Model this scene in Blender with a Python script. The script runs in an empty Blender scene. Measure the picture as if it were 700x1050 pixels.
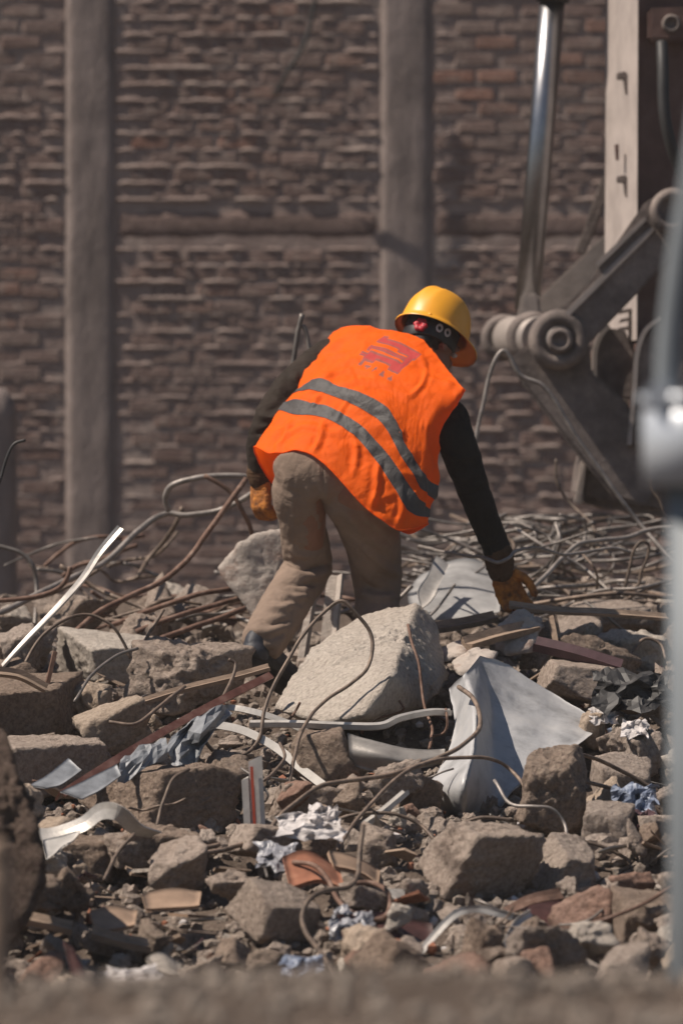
import bpy, bmesh, math, random
import numpy as np
from mathutils import Vector, Matrix

random.seed(7)
RNG = np.random.default_rng(11)
sc = bpy.context.scene
COL = sc.collection
R = math.radians

# ------------------------------------------------------------------ camera, sky, sun, exposure
CAM_D, CAM_Z, PXM = 19.0, 1.6, 310.0          # camera distance to the worker (m), eye height, pixels per metre there
LENS = 200.0
cd = bpy.data.cameras.new('camera')
cam = bpy.data.objects.new('camera', cd)
COL.objects.link(cam)
cam.location = (0, -CAM_D, CAM_Z)
cam.rotation_euler = (R(90), 0, 0)
cd.sensor_fit = 'VERTICAL'
cd.sensor_height = LENS * (1050.0 / PXM) / CAM_D
cd.lens = LENS
cd.clip_end = 2000
cd.dof.use_dof = True
cd.dof.focus_distance = CAM_D - 0.9
cd.dof.aperture_fstop = 2.7
cd.dof.aperture_blades = 0
sc.camera = cam

SUN = Vector((-0.57, -0.115, 0.81)).normalized()     # towards the sun
w = bpy.data.worlds.new('World')
sc.world = w
w.use_nodes = True
nt = w.node_tree
sky = nt.nodes.new('ShaderNodeTexSky')
sky.sky_type = 'NISHITA'
sky.sun_disc = False
sky.sun_elevation = math.asin(SUN.z)
sky.sun_rotation = math.atan2(SUN.x, SUN.y)
sky.dust_density = 0.5
bg = nt.nodes['Background']
bg.inputs['Strength'].default_value = 0.05
nt.links.new(sky.outputs[0], bg.inputs['Color'])
sd = bpy.data.lights.new('sun', 'SUN')
sd.energy = 5.0
sd.angle = R(0.5)
sd.color = (1.0, 0.885, 0.765)
sun = bpy.data.objects.new('sun', sd)
COL.objects.link(sun)
sun.rotation_euler = (-SUN).to_track_quat('-Z', 'Y').to_euler()
sun.location = SUN * 30
vs = sc.view_settings
vs.view_transform = 'Standard'
vs.look = 'None'
vs.exposure = 0.35
vs.gamma = 1
sc.cycles.use_denoising = True
sc.cycles.max_bounces = 6
sc.cycles.volume_bounces = 0

# ------------------------------------------------------------------ helpers
def at(px, py, Y=0.0):
    """point of the place seen at photograph pixel (px, py) when it stands Y metres behind the worker"""
    s = (CAM_D + Y) / (PXM * CAM_D)
    return Vector(((px - 350) * s, Y, CAM_Z + (525 - py) * s))

def mpp(Y):
    return (CAM_D + Y) / (PXM * CAM_D)

def to_px(P):
    s = (CAM_D + P[:, 1]) / (PXM * CAM_D)
    return np.stack([350 + P[:, 0] / s, 525 - (P[:, 2] - CAM_Z) / s], 1)

def hash3(i, j, k, seed):
    h = (i * 374761393 + j * 668265263 + k * 2147483647 + seed * 1274126177) & 0xFFFFFFFF
    h = ((h ^ (h >> 13)) * 1274126177) & 0xFFFFFFFF
    h = ((h ^ (h >> 16)) * 2246822519) & 0xFFFFFFFF
    return ((h ^ (h >> 15)) & 0xFFFFFF) / float(0xFFFFFF) * 2 - 1

def vnoise(P, seed=0):
    P = np.asarray(P, float)
    I = np.floor(P).astype(np.int64)
    F = P - I
    F = F * F * F * (F * (F * 6 - 15) + 10)
    out = 0
    for dx in (0, 1):
        wx = F[:, 0] if dx else 1 - F[:, 0]
        for dy in (0, 1):
            wy = F[:, 1] if dy else 1 - F[:, 1]
            for dz in (0, 1):
                wz = F[:, 2] if dz else 1 - F[:, 2]
                out = out + wx * wy * wz * hash3(I[:, 0] + dx, I[:, 1] + dy, I[:, 2] + dz, seed)
    return out

def fbm(P, octaves=4, seed=0, gain=0.5):
    a, s, t = 1.0, 0, 0
    P = np.asarray(P, float)
    for o in range(octaves):
        s = s + a * vnoise(P * (2.03 ** o) + 17.3 * o, seed + o * 13)
        t += a
        a *= gain
    return s / t

def mesh_np(name, V, F, smooth=True):
    me = bpy.data.meshes.new(name)
    V = np.asarray(V, float)
    me.from_pydata(V.tolist(), [], [list(map(int, f)) for f in F] if not isinstance(F, np.ndarray) else F.tolist())
    me.update()
    if smooth:
        me.polygons.foreach_set('use_smooth', np.ones(len(me.polygons), bool))
    return me

def link(name, me, mat=None, parent=None):
    o = bpy.data.objects.new(name, me)
    COL.objects.link(o)
    if mat is not None and me is not None and len(me.materials) == 0:
        me.materials.append(mat)
    if parent is not None:
        o.parent = parent
        o.matrix_parent_inverse = parent.matrix_basis.inverted()
    return o

def tag(o, label=None, cat=None, group=None, kind=None):
    if label: o['label'] = label
    if cat: o['category'] = cat
    if group: o['group'] = group
    if kind: o['kind'] = kind
    return o

def empty(name, loc=(0, 0, 0)):
    o = bpy.data.objects.new(name, None)
    COL.objects.link(o)
    o.location = loc
    o.empty_display_size = 0.1
    return o

def rebase(V):
    """move a mesh's origin to the middle of its base"""
    V = np.asarray(V, float)
    c = np.array([(V[:, 0].min() + V[:, 0].max()) / 2, (V[:, 1].min() + V[:, 1].max()) / 2, V[:, 2].min()])
    return V - c, Vector(c)

def put(name, V, F, mat, label=None, cat=None, group=None, parent=None, smooth=True):
    if parent is None:
        V, c = rebase(V)
    else:
        V = np.asarray(V, float)
    me = mesh_np(name, V, F, smooth)
    o = link(name, me, mat)
    if parent is None:
        o.location = c
    else:
        o.parent = parent
        o.matrix_parent_inverse = Matrix.Translation(parent.location).inverted()
    return tag(o, label, cat, group)

def catmull(P, n, closed=False):
    P = np.asarray(P, float)
    m = len(P)
    if closed:
        Q = np.vstack([P[-1], P, P[0], P[1]])
        segs = m
    else:
        Q = np.vstack([2 * P[0] - P[1], P, 2 * P[-1] - P[-2]])
        segs = m - 1
    out = []
    for s in range(segs):
        p0, p1, p2, p3 = Q[s], Q[s + 1], Q[s + 2], Q[s + 3]
        for k in range(n):
            t = k / n
            out.append(0.5 * (2 * p1 + (p2 - p0) * t + (2 * p0 - 5 * p1 + 4 * p2 - p3) * t * t + (3 * p1 - p0 - 3 * p2 + p3) * t ** 3))
    if not closed:
        out.append(P[-1])
    return np.array(out)

def resample(P, n):
    P = np.asarray(P, float)
    d = np.r_[0, np.cumsum(np.linalg.norm(np.diff(P[:, :2], axis=0), axis=1))]
    t = np.linspace(0, d[-1], n)
    return np.stack([np.interp(t, d, P[:, k]) for k in range(P.shape[1])], 1)

def frames(P):
    T = np.gradient(P, axis=0)
    T /= np.linalg.norm(T, axis=1)[:, None] + 1e-12
    a = np.array([0, 0, 1.0]) if abs(T[0][2]) < 0.9 else np.array([1.0, 0, 0])
    N = []
    n = np.cross(T[0], a); n /= np.linalg.norm(n)
    for t in T:
        n = n - t * np.dot(n, t)
        n /= np.linalg.norm(n) + 1e-12
        N.append(n)
    N = np.array(N)
    return T, N, np.cross(T, N)

def tube(P, rad, sides=7, cap=True):
    P = np.asarray(P, float)
    n = len(P)
    rad = np.broadcast_to(np.asarray(rad, float), (n,))
    T, N, B = frames(P)
    th = np.arange(sides) / sides * 2 * np.pi
    V = (P[:, None, :] + rad[:, None, None] * (np.cos(th)[None, :, None] * N[:, None, :] + np.sin(th)[None, :, None] * B[:, None, :])).reshape(-1, 3)
    F = []
    for i in range(n - 1):
        for j in range(sides):
            a, b = i * sides + j, i * sides + (j + 1) % sides
            F.append((a, b, b + sides, a + sides))
    if cap:
        F.append(tuple(range(sides))[::-1])
        F.append(tuple(range((n - 1) * sides, n * sides)))
    return V, F

def loft(rings, cap=True, closed=True):
    n, s = len(rings), len(rings[0])
    V = np.concatenate(rings)
    F = []
    for i in range(n - 1):
        for j in range(s if closed else s - 1):
            a, b = i * s + j, i * s + (j + 1) % s
            F.append((a, b, b + s, a + s))
    if cap:
        F.append(tuple(range(s))[::-1])
        F.append(tuple(range((n - 1) * s, n * s)))
    return V, F

def join(parts):
    V, F, o = [], [], 0
    for v, f in parts:
        V.append(np.asarray(v, float))
        F += [tuple(i + o for i in ff) for ff in f]
        o += len(v)
    return np.concatenate(V), F

def limb(pts, n=6, sides=24, dscale=1.0, round_end=True):
    """pts: (px, py, Y, half width in photo pixels[, depth ratio]) -> closed lofted tube"""
    A = np.array([(*at(p[0], p[1], p[2]), p[3] * mpp(p[2]), (p[4] if len(p) > 4 else dscale)) for p in pts])
    A = catmull(A, n)
    P, rx, k = A[:, :3], A[:, 3], A[:, 4]
    T = np.gradient(P, axis=0)
    T /= np.linalg.norm(T, axis=1)[:, None]
    view = np.array([0, 1.0, 0])
    X = np.cross(T, view); X /= np.linalg.norm(X, axis=1)[:, None]
    Z = np.cross(X, T)
    th = np.arange(sides) / sides * 2 * np.pi
    rings = []
    for i in range(len(P)):
        rings.append(P[i] + rx[i] * (np.cos(th)[:, None] * X[i] + k[i] * np.sin(th)[:, None] * Z[i]))
    if round_end:
        def dome(i, sgn):
            out = []
            for q in (0.35, 0.65, 0.88, 0.98):
                c = P[i] + sgn * T[i] * rx[i] * q * 0.8
                r = rx[i] * math.sqrt(1 - q * q)
                out.append(c + r * (np.cos(th)[:, None] * X[i] + k[i] * np.sin(th)[:, None] * Z[i]))
            return out
        rings = dome(0, -1)[::-1] + rings + dome(-1, 1)
    return loft(rings)

def ellipsoid(c, ax, ay, az, nu=20, nv=14):
    th = np.arange(nu) / nu * 2 * np.pi
    rings = []
    for j in range(nv):
        ph = -np.pi / 2 + np.pi * (j + 0.5) / nv
        rings.append(np.array(c) + np.sin(ph) * np.array(az) + np.cos(ph) * (np.cos(th)[:, None] * np.array(ax) + np.sin(th)[:, None] * np.array(ay)))
    return loft(rings)

def fuse(name, parts, voxel, smooth=5):
    """union of overlapping closed shapes as one continuous surface"""
    V, F = join(parts)
    me = mesh_np(name + '_tmp', V, F)
    o = bpy.data.objects.new(name + '_tmp', me)
    COL.objects.link(o)
    m = o.modifiers.new('r', 'REMESH'); m.mode = 'VOXEL'; m.voxel_size = voxel; m.use_smooth_shade = True
    s = o.modifiers.new('s', 'SMOOTH'); s.iterations = smooth; s.factor = 0.5
    dg = bpy.context.evaluated_depsgraph_get()
    ev = o.evaluated_get(dg)
    res = bpy.data.meshes.new_from_object(ev)
    V = np.empty(len(res.vertices) * 3); res.vertices.foreach_get('co', V)
    V = V.reshape(-1, 3)
    F = [tuple(p.vertices) for p in res.polygons]
    bpy.data.objects.remove(o); bpy.data.meshes.remove(me); bpy.data.meshes.remove(res)
    return V, F

def normals(V, F):
    me = mesh_np('n_tmp', V, F)
    N = np.empty(len(V) * 3); me.vertices.foreach_get('normal', N)
    bpy.data.meshes.remove(me)
    return N.reshape(-1, 3)

def seg_dist(Q, line):
    """distance (px) of points Q to a polyline and a fade towards its ends"""
    L = catmull(np.array(line, float), 6)
    best = np.full(len(Q), 1e9); tt = np.zeros(len(Q))
    m = len(L) - 1
    for i in range(m):
        a, b = L[i], L[i + 1]
        ab = b - a
        t = np.clip(((Q - a) @ ab) / (ab @ ab + 1e-9), 0, 1)
        d = np.linalg.norm(Q - (a + t[:, None] * ab), axis=1)
        k = d < best
        best[k] = d[k]; tt[k] = (i + t[k]) / m
    return best, np.clip(np.sin(np.pi * np.clip(tt, 0.02, 0.98)) * 1.6, 0, 1)

def fold(V, N, strokes, mask=None):
    Q = to_px(V)
    D = np.zeros(len(V))
    for line, wd, h in strokes:
        d, f = seg_dist(Q, line)
        D += h * f * (np.exp(-(d / wd) ** 1.25) - 0.4 * np.exp(-((d - 1.9 * wd) / wd) ** 2))
    if mask is not None:
        D = D * mask
    return V + N * D[:, None]

# ------------------------------------------------------------------ materials
MATS = {}
def mat(name):
    m = bpy.data.materials.new(name)
    m.use_nodes = True
    t = m.node_tree
    b = t.nodes['Principled BSDF']
    MATS[name] = m
    return m, t, b

def N_(t, kind, **kw):
    n = t.nodes.new(kind)
    for k, v in kw.items():
        if k in n.inputs: n.inputs[k].default_value = v
        else: setattr(n, k, v)
    return n

def ramp(t, src, stops):
    r = t.nodes.new('ShaderNodeValToRGB')
    e = r.color_ramp.elements
    while len(e) < len(stops): e.new(0.5)
    for k, (p, c) in enumerate(stops):
        e[k].position = p; e[k].color = (*c, 1)
    t.links.new(src, r.inputs[0])
    return r.outputs[0]

def mixc(t, fac, a, b, mode='MIX'):
    m = t.nodes.new('ShaderNodeMix'); m.data_type = 'RGBA'; m.blend_type = mode
    if isinstance(fac, (int, float)): m.inputs[0].default_value = fac
    else: t.links.new(fac, m.inputs[0])
    for s, x in ((6, a), (7, b)):
        if isinstance(x, tuple): m.inputs[s].default_value = (*x, 1)
        else: t.links.new(x, m.inputs[s])
    return m.outputs[2]

def noise(t, scale, detail=6, rough=0.6, co=None, dist=0.0):
    n = N_(t, 'ShaderNodeTexNoise', Scale=scale, Detail=detail, Roughness=rough, Distortion=dist)
    if co is not None: t.links.new(co, n.inputs['Vector'])
    return n.outputs['Fac']

def bump(t, b, srcs):
    prev = None
    for h, strength, dist in srcs:
        n = N_(t, 'ShaderNodeBump', Strength=strength, Distance=dist)
        t.links.new(h, n.inputs['Height'])
        if prev is not None: t.links.new(prev, n.inputs['Normal'])
        prev = n.outputs[0]
    t.links.new(prev, b.inputs['Normal'])

def coords(t, stretch=None):
    c = t.nodes.new('ShaderNodeTexCoord').outputs['Object']
    if stretch:
        mp = N_(t, 'ShaderNodeMapping'); mp.inputs['Scale'].default_value = stretch
        t.links.new(c, mp.inputs['Vector']); return mp.outputs[0]
    return c

def concrete(name, dark, mid, light, speck=0.35, rnd=0.35, b1=0.6):
    m, t, b = mat(name)
    geo = t.nodes.new('ShaderNodeNewGeometry').outputs['Position']
    big = ramp(t, noise(t, 5, 8, 0.62, geo), [(0.25, dark), (0.5, mid), (0.78, light)])
    fine = noise(t, 70, 6, 0.7, geo)
    col = mixc(t, 0.55, big, ramp(t, fine, [(0.3, tuple(x * 0.45 for x in dark)), (0.5, mid), (0.72, tuple(min(1, x * 1.2) for x in light))]), 'MIX')
    vor = N_(t, 'ShaderNodeTexVoronoi', Scale=55.0); t.links.new(geo, vor.inputs['Vector'])
    peb = ramp(t, vor.outputs['Distance'], [(0.0, (1, 1, 1)), (0.28, (0, 0, 0))])
    pc = mixc(t, 0.5, vor.outputs['Color'], mid)
    mk = N_(t, 'ShaderNodeMath', operation='MULTIPLY'); t.links.new(peb, mk.inputs[0]); mk.inputs[1].default_value = speck
    col = mixc(t, mk.outputs[0], col, mixc(t, 0.8, pc, mid))
    oi = t.nodes.new('ShaderNodeObjectInfo').outputs['Random']
    tint = ramp(t, oi, [(0, (0.72, 0.70, 0.68)), (0.35, (1, 0.97, 0.93)), (0.7, (0.86, 0.80, 0.74)), (1, (1.1, 1.06, 1.02))])
    col = mixc(t, rnd * 2, col, mixc(t, 1.0, col, tint, 'MULTIPLY'))
    t.links.new(col, b.inputs['Base Color'])
    b.inputs['Roughness'].default_value = 0.95
    b.inputs['Specular IOR Level'].default_value = 0.15
    bump(t, b, [(noise(t, 28, 8, 0.7, geo), b1, 0.03), (fine, b1, 0.012), (vor.outputs['Distance'], 0.25, 0.01)])
    return m

M_CON = concrete('concrete', (0.225, 0.178, 0.15), (0.42, 0.35, 0.305), (0.59, 0.515, 0.455), b1=1.0)
M_CONW = concrete('pale_concrete', (0.36, 0.305, 0.26), (0.49, 0.435, 0.38), (0.60, 0.545, 0.485), 0.3, 0.1, 0.8)
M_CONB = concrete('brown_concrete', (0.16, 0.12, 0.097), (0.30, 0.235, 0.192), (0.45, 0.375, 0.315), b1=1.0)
M_DCON = concrete('dark_brown_concrete', (0.07, 0.05, 0.042), (0.13, 0.096, 0.08), (0.21, 0.165, 0.14), b1=1.0)  # darkest concrete tone, for the chunk at the left edge
M_CLOD = concrete('clod', (0.22, 0.17, 0.13), (0.36, 0.29, 0.23), (0.47, 0.39, 0.32), 0.15, 0.2)
M_GRAVEL = concrete('gravel', (0.12, 0.095, 0.08), (0.27, 0.225, 0.19), (0.48, 0.43, 0.38), 0.5, 0.2)

def ground_mat():
    m, t, b = mat('dirt')
    geo = t.nodes.new('ShaderNodeNewGeometry').outputs['Position']
    c = ramp(t, noise(t, 3.2, 8, 0.65, geo), [(0.25, (0.085, 0.06, 0.048)), (0.5, (0.155, 0.115, 0.092)), (0.8, (0.25, 0.19, 0.15))])
    f = noise(t, 45, 7, 0.75, geo)
    c = mixc(t, 0.5, c, ramp(t, f, [(0.3, (0.06, 0.047, 0.038)), (0.55, (0.21, 0.17, 0.14)), (0.75, (0.36, 0.31, 0.265))]))
    t.links.new(c, b.inputs['Base Color'])
    b.inputs['Roughness'].default_value = 1
    b.inputs['Specular IOR Level'].default_value = 0.1
    bump(t, b, [(noise(t, 14, 8, 0.7, geo), 0.8, 0.06), (f, 0.8, 0.02)])
    return m
M_DIRT = ground_mat()

def simple(name, col, rough=0.6, metal=0.0, var=0.25, scale=12, bs=0.25, bd=0.01, spec=0.4, col2=None, stretch=None, rnd=0.0):
    m, t, b = mat(name)
    co = coords(t, stretch)
    n = noise(t, scale, 7, 0.65, co)
    lo = tuple(x * (1 - var) for x in col); hi = col2 or tuple(min(1, x * (1 + var)) for x in col)
    c = ramp(t, n, [(0.3, lo), (0.5, col), (0.72, hi)])
    if rnd:
        oi = t.nodes.new('ShaderNodeObjectInfo').outputs['Random']
        c = mixc(t, 1.0, c, ramp(t, oi, [(0, (1 - rnd,) * 3), (1, (1 + rnd * 0.6,) * 3)]), 'MULTIPLY')
    t.links.new(c, b.inputs['Base Color'])
    b.inputs['Roughness'].default_value = rough
    b.inputs['Metallic'].default_value = metal
    b.inputs['Specular IOR Level'].default_value = spec
    if bs: bump(t, b, [(noise(t, scale * 3.5, 6, 0.7, co), bs, bd)])
    return m

M_STEEL = simple('dusty_steel', (0.20, 0.178, 0.162), 0.5, 0.35, 0.45, 25, 0.3, 0.004, rnd=0.35)
M_WIRE = simple('brown_wire', (0.15, 0.11, 0.085), 0.6, 0.2, 0.5, 30, 0.3, 0.003, col2=(0.27, 0.2, 0.15), rnd=0.3)
M_RUST = simple('rusty_steel', (0.145, 0.082, 0.058), 0.75, 0.1, 0.5, 22, 0.5, 0.004, col2=(0.27, 0.19, 0.15))
M_PALE = simple('pale_aluminium', (0.44, 0.415, 0.385), 0.45, 0.3, 0.3, 14, 0.2, 0.004)
M_ZINC = simple('galvanised_sheet', (0.39, 0.39, 0.395), 0.45, 0.1, 0.4, 9, 0.35, 0.006, col2=(0.46, 0.45, 0.44))
M_SHEET2 = simple('dusty_flat_sheet', (0.29, 0.285, 0.28), 0.5, 0.1, 0.35, 10, 0.3, 0.005)
M_TIN = simple('blue_grey_tin', (0.19, 0.2, 0.215), 0.5, 0.1, 0.4, 14, 0.4, 0.005)
M_GREYM = simple('dull_grey_sheet', (0.23, 0.215, 0.20), 0.55, 0.3, 0.35, 10, 0.3, 0.005)
M_REDPROF = simple('red_brown_profile', (0.13, 0.055, 0.04), 0.35, 0.2, 0.45, 16, 0.3, 0.003, spec=0.6, col2=(0.24, 0.14, 0.11))
M_WOOD = simple('weathered_timber', (0.26, 0.19, 0.14), 0.85, 0, 0.4, 8, 0.5, 0.004, stretch=(1, 6, 6))
M_DWOOD = simple('dark_painted_timber', (0.085, 0.045, 0.05), 0.6, 0, 0.4, 10, 0.4, 0.003)
M_PLAST = simple('grey_white_plastic', (0.52, 0.49, 0.45), 0.5, 0, 0.2, 20, 0.15, 0.003)
M_REDL = simple('red_stripe', (0.45, 0.07, 0.035), 0.6, 0, 0.2, 20, 0.1, 0.002)
M_PAPER = simple('crumpled_paper', (0.46, 0.43, 0.42), 0.85, 0, 0.4, 35, 0.3, 0.004)
M_FOIL = simple('plastic_film', (0.27, 0.27, 0.29), 0.25, 0, 0.4, 30, 0.4, 0.006, spec=0.7)
M_BLUE = simple('blue_plastic', (0.15, 0.18, 0.25), 0.45, 0, 0.4, 20, 0.3, 0.004, col2=(0.5, 0.55, 0.62))
M_TILE = simple('terracotta', (0.26, 0.105, 0.06), 0.85, 0, 0.35, 12, 0.4, 0.005, col2=(0.42, 0.21, 0.13))
M_CARD = simple('tan_board', (0.27, 0.185, 0.13), 0.9, 0, 0.3, 10, 0.4, 0.004)
M_MAROON = simple('maroon_sheet', (0.075, 0.032, 0.028), 0.6, 0, 0.5, 12, 0.3, 0.004)
M_PLASTER = simple('peeling_white_plaster', (0.40, 0.35, 0.31), 0.9, 0, 0.3, 11, 0.7, 0.012, col2=(0.16, 0.085, 0.06))
M_CHROME = simple('polished_rod', (0.25, 0.25, 0.26), 0.33, 1.0, 0.3, 6, 0.0)
M_EXC = simple('dusty_dark_paint', (0.15, 0.122, 0.11), 0.85, 0.0, 0.4, 9, 0.6, 0.01, col2=(0.25, 0.205, 0.18))
M_EXC2 = simple('dusty_worn_steel', (0.30, 0.26, 0.235), 0.6, 0.25, 0.3, 7, 0.4, 0.005)
M_EXCB = simple('brown_boom_paint', (0.115, 0.065, 0.054), 0.7, 0, 0.4, 5, 0.4, 0.008, col2=(0.16, 0.105, 0.09))
M_EXCL = simple('pale_dust_lit_face', (0.36, 0.31, 0.285), 0.8, 0, 0.2, 7, 0.4, 0.005)  # grey-beige dust, plus the sunlit side's brightness put into the colour
M_RUBBER = simple('black_rubber', (0.025, 0.024, 0.024), 0.55, 0, 0.3, 20, 0.1, 0.002)
M_POST = simple('grey_painted_metal', (0.17, 0.19, 0.205), 0.55, 0.0, 0.15, 4, 0.05, 0.002)
M_POSTL = simple('bright_clamp_metal', (0.42, 0.45, 0.49), 0.35, 0.2, 0.1, 4, 0.05, 0.002)
M_PILLAR = simple('pillar_render', (0.225, 0.185, 0.17), 0.95, 0, 0.35, 5, 0.7, 0.02, spec=0.1, stretch=(1, 1, .35))
M_BAND_ = simple('smeared_mortar', (0.165, 0.12, 0.106), 0.95, 0, 0.4, 6, 0.7, 0.03, spec=0.1)

def fabric(name, col, var, scale, weave, fold_b=0.3, sheen=0.0, trans=0.0, rough=0.9):
    m, t, b = mat(name)
    co = coords(t)
    c = ramp(t, noise(t, scale, 6, 0.6, co), [(0.3, tuple(x * (1 - var) for x in col)), (0.6, col), (0.85, tuple(min(1, x * (1 + var)) for x in col))])
    t.links.new(c, b.inputs['Base Color'])
    b.inputs['Roughness'].default_value = rough
    b.inputs['Specular IOR Level'].default_value = 0.2
    if sheen: b.inputs['Sheen Weight'].default_value = sheen
    bump(t, b, [(noise(t, 22, 4, 0.55, co, 0.6), fold_b, 0.02), (noise(t, weave, 3, 0.5, co), 0.25, 0.002)])
    if trans:
        tr = t.nodes.new('ShaderNodeBsdfTranslucent'); t.links.new(c, tr.inputs['Color'])
        mx = t.nodes.new('ShaderNodeMixShader'); mx.inputs[0].default_value = trans
        t.links.new(b.outputs[0], mx.inputs[1]); t.links.new(tr.outputs[0], mx.inputs[2])
        t.links.new(mx.outputs[0], t.nodes['Material Output'].inputs['Surface'])
    return m, t, b, c

M_TROUS = fabric('brown_trousers', (0.215, 0.158, 0.122), 0.2, 9, 500, 0.35)[0]
M_SWEAT = fabric('black_sweater', (0.012, 0.0105, 0.010), 0.3, 14, 320, 0.35)[0]
M_JACK = fabric('lit_brown_black_sleeve', (0.030, 0.022, 0.017), 0.35, 14, 320, 0.4)[0]  # brown-black left sleeve, paler than the right: sunlight put into the colour
M_CUFF = fabric('knit_cuff', (0.085, 0.048, 0.026), 0.4, 40, 300, 0.4)[0]
M_STRIP = fabric('reflective_tape', (0.075, 0.070, 0.069), 0.2, 30, 600, 0.4, rough=0.55)[0]
M_BOOT = simple('navy_boot_leather', (0.022, 0.024, 0.032), 0.55, 0, 0.4, 20, 0.4, 0.004)
M_SOLE = simple('boot_sole', (0.02, 0.018, 0.017), 0.8, 0, 0.4, 20, 0.4, 0.004)
M_SKIN = simple('skin', (0.20, 0.098, 0.062), 0.55, 0, 0.15, 25, 0.15, 0.003)
M_HAIR = simple('black_hair', (0.012, 0.01, 0.009), 0.6, 0, 0.4, 90, 0.5, 0.006)
M_HELM = simple('yellow_hard_hat', (0.76, 0.335, 0.02), 0.42, 0, 0.06, 9, 0.04, 0.003, spec=0.5)
M_HELMIN = simple('orange_hat_lining', (0.80, 0.22, 0.012), 0.5, 0, 0.08, 9, 0.0)
M_BAND = simple('black_headband', (0.014, 0.013, 0.013), 0.5, 0, 0.3, 20, 0.1, 0.002)
M_DIAL = simple('red_dial', (0.42, 0.008, 0.022), 0.5, 0, 0.1, 20, 0.0)
M_CLIP = simple('white_clip', (0.50, 0.47, 0.44), 0.5, 0, 0.1, 20, 0.0)

def glove_mat():
    m, t, b = mat('orange_work_glove')
    co = coords(t)
    c = ramp(t, noise(t, 26, 6, 0.65, co), [(0.32, (0.085, 0.032, 0.012)), (0.5, (0.36, 0.125, 0.02)), (0.7, (0.62, 0.235, 0.03))])
    t.links.new(c, b.inputs['Base Color'])
    b.inputs['Roughness'].default_value = 0.8
    bump(t, b, [(noise(t, 60, 5, 0.6, co), 0.5, 0.006)])
    return m
M_GLOVE = glove_mat()

# ------------------------------------------------------------------ the setting: ground with the rubble slope
KEY = [(-300, 0.0), (-20, 0.0), (-14, 0.15), (-10.4, 0.74), (-9.4, 0.80), (-8.6, 0.72), (-6.5, 0.22), (-4.6, 0.24), (-3.6, 0.26), (-2.4, 0.43), (-1.4, 0.65),
       (-0.6, 0.87), (-0.2, 0.96), (1, 1.08), (3, 1.19), (5, 1.16), (7, 1.15), (20, 1.15), (300, 1.15)]
def H0(y):
    return np.interp(y, [k[0] for k in KEY], [k[1] for k in KEY])
def Hs(x, y):
    x = np.atleast_1d(np.asarray(x, float)); y = np.atleast_1d(np.asarray(y, float))
    h = H0(y)
    near = np.exp(-(np.maximum(0, np.abs(x) - 7) / 6) ** 2)
    P = np.stack([x, y, 0 * x], 1)
    berm = np.exp(-((y + 9.2) / 1.3) ** 2)
    n = 0.10 * fbm(P * 0.9, 3, 3) + 0.07 * fbm(P * 4.5, 4, 5) + berm * 0.02 * fbm(P * 14, 3, 9)
    amp = np.where(y > -11.5, 1.0, 0.35) * (1 - 0.6 * berm)
    return h * (0.25 + 0.75 * near) + n * amp * (0.15 + 0.85 * near)
def H(x, y):
    return float(Hs(x, y)[0])
PYT = [(-3.6, 1010), (-2.4, 900), (-1.4, 800), (-0.6, 720), (-0.2, 690), (1, 650), (3, 612)]
def Yof(py):
    return float(np.interp(-py, [-p for _, p in PYT], [y for y, _ in PYT]))

def axis(fine0, fine1, step, far):
    a = list(np.arange(fine0, fine1 + 1e-6, step))
    out, s = [], step
    x = fine1
    while x < far:
        s *= 1.35; x += s; out.append(x)
    lo, s, x = [], step, fine0
    while x > -far:
        s *= 1.35; x -= s; lo.append(x)
    return np.array(lo[::-1] + a + out)
gx, gy = axis(-3.2, 3.2, 0.04, 400), axis(-11.0, 7.2, 0.045, 400)
GX, GY = np.meshgrid(gx, gy)
GZ = Hs(GX.ravel(), GY.ravel())
nx, ny = len(gx), len(gy)
ii = (np.arange(ny - 1)[:, None] * nx + np.arange(nx - 1)[None, :]).ravel()
gme = mesh_np('ground', np.stack([GX.ravel(), GY.ravel(), GZ], 1), np.stack([ii, ii + 1, ii + 1 + nx, ii + nx], 1))
tag(link('ground', gme, M_DIRT), 'dusty brown earth and rubble slope', kind='structure')

# ------------------------------------------------------------------ brick wall
WY = 7.0
def wall_mats():
    m, t, b = mat('old_brick')
    geo = t.nodes.new('ShaderNodeNewGeometry').outputs['Position']
    oi = t.nodes.new('ShaderNodeObjectInfo').outputs['Random']
    base = ramp(t, oi, [(0, (0.17, 0.105, 0.088)), (0.3, (0.20, 0.13, 0.112)), (0.6, (0.18, 0.13, 0.115)), (0.93, (0.23, 0.135, 0.105)), (1, (0.29, 0.13, 0.085))])
    dirt = ramp(t, noise(t, 2.2, 8, 0.65, geo), [(0.3, (0.15, 0.11, 0.098)), (0.7, (0.27, 0.215, 0.19))])
    f = noise(t, 16, 6, 0.7, geo)
    c = mixc(t, 0.5, base, dirt)
    c = mixc(t, ramp(t, f, [(0.5, (0, 0, 0)), (0.7, (0.7, 0.7, 0.7))]), c, (0.33, 0.275, 0.24))
    t.links.new(c, b.inputs['Base Color']); b.inputs['Roughness'].default_value = 1; b.inputs['Specular IOR Level'].default_value = 0.05
    bump(t, b, [(noise(t, 30, 6, 0.7, geo), 0.7, 0.02)])
    m2, t, b = mat('lime_mortar')
    geo = t.nodes.new('ShaderNodeNewGeometry').outputs['Position']
    c = ramp(t, noise(t, 3.0, 8, 0.7, geo), [(0.28, (0.19, 0.14, 0.125)), (0.5, (0.27, 0.21, 0.187)), (0.75, (0.40, 0.335, 0.295))])
    t.links.new(c, b.inputs['Base Color']); b.inputs['Roughness'].default_value = 1; b.inputs['Specular IOR Level'].default_value = 0.05
    bump(t, b, [(noise(t, 25, 6, 0.7, geo), 0.7, 0.02)])
    return m, m2
M_BRICK, M_MORTAR = wall_mats()
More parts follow.
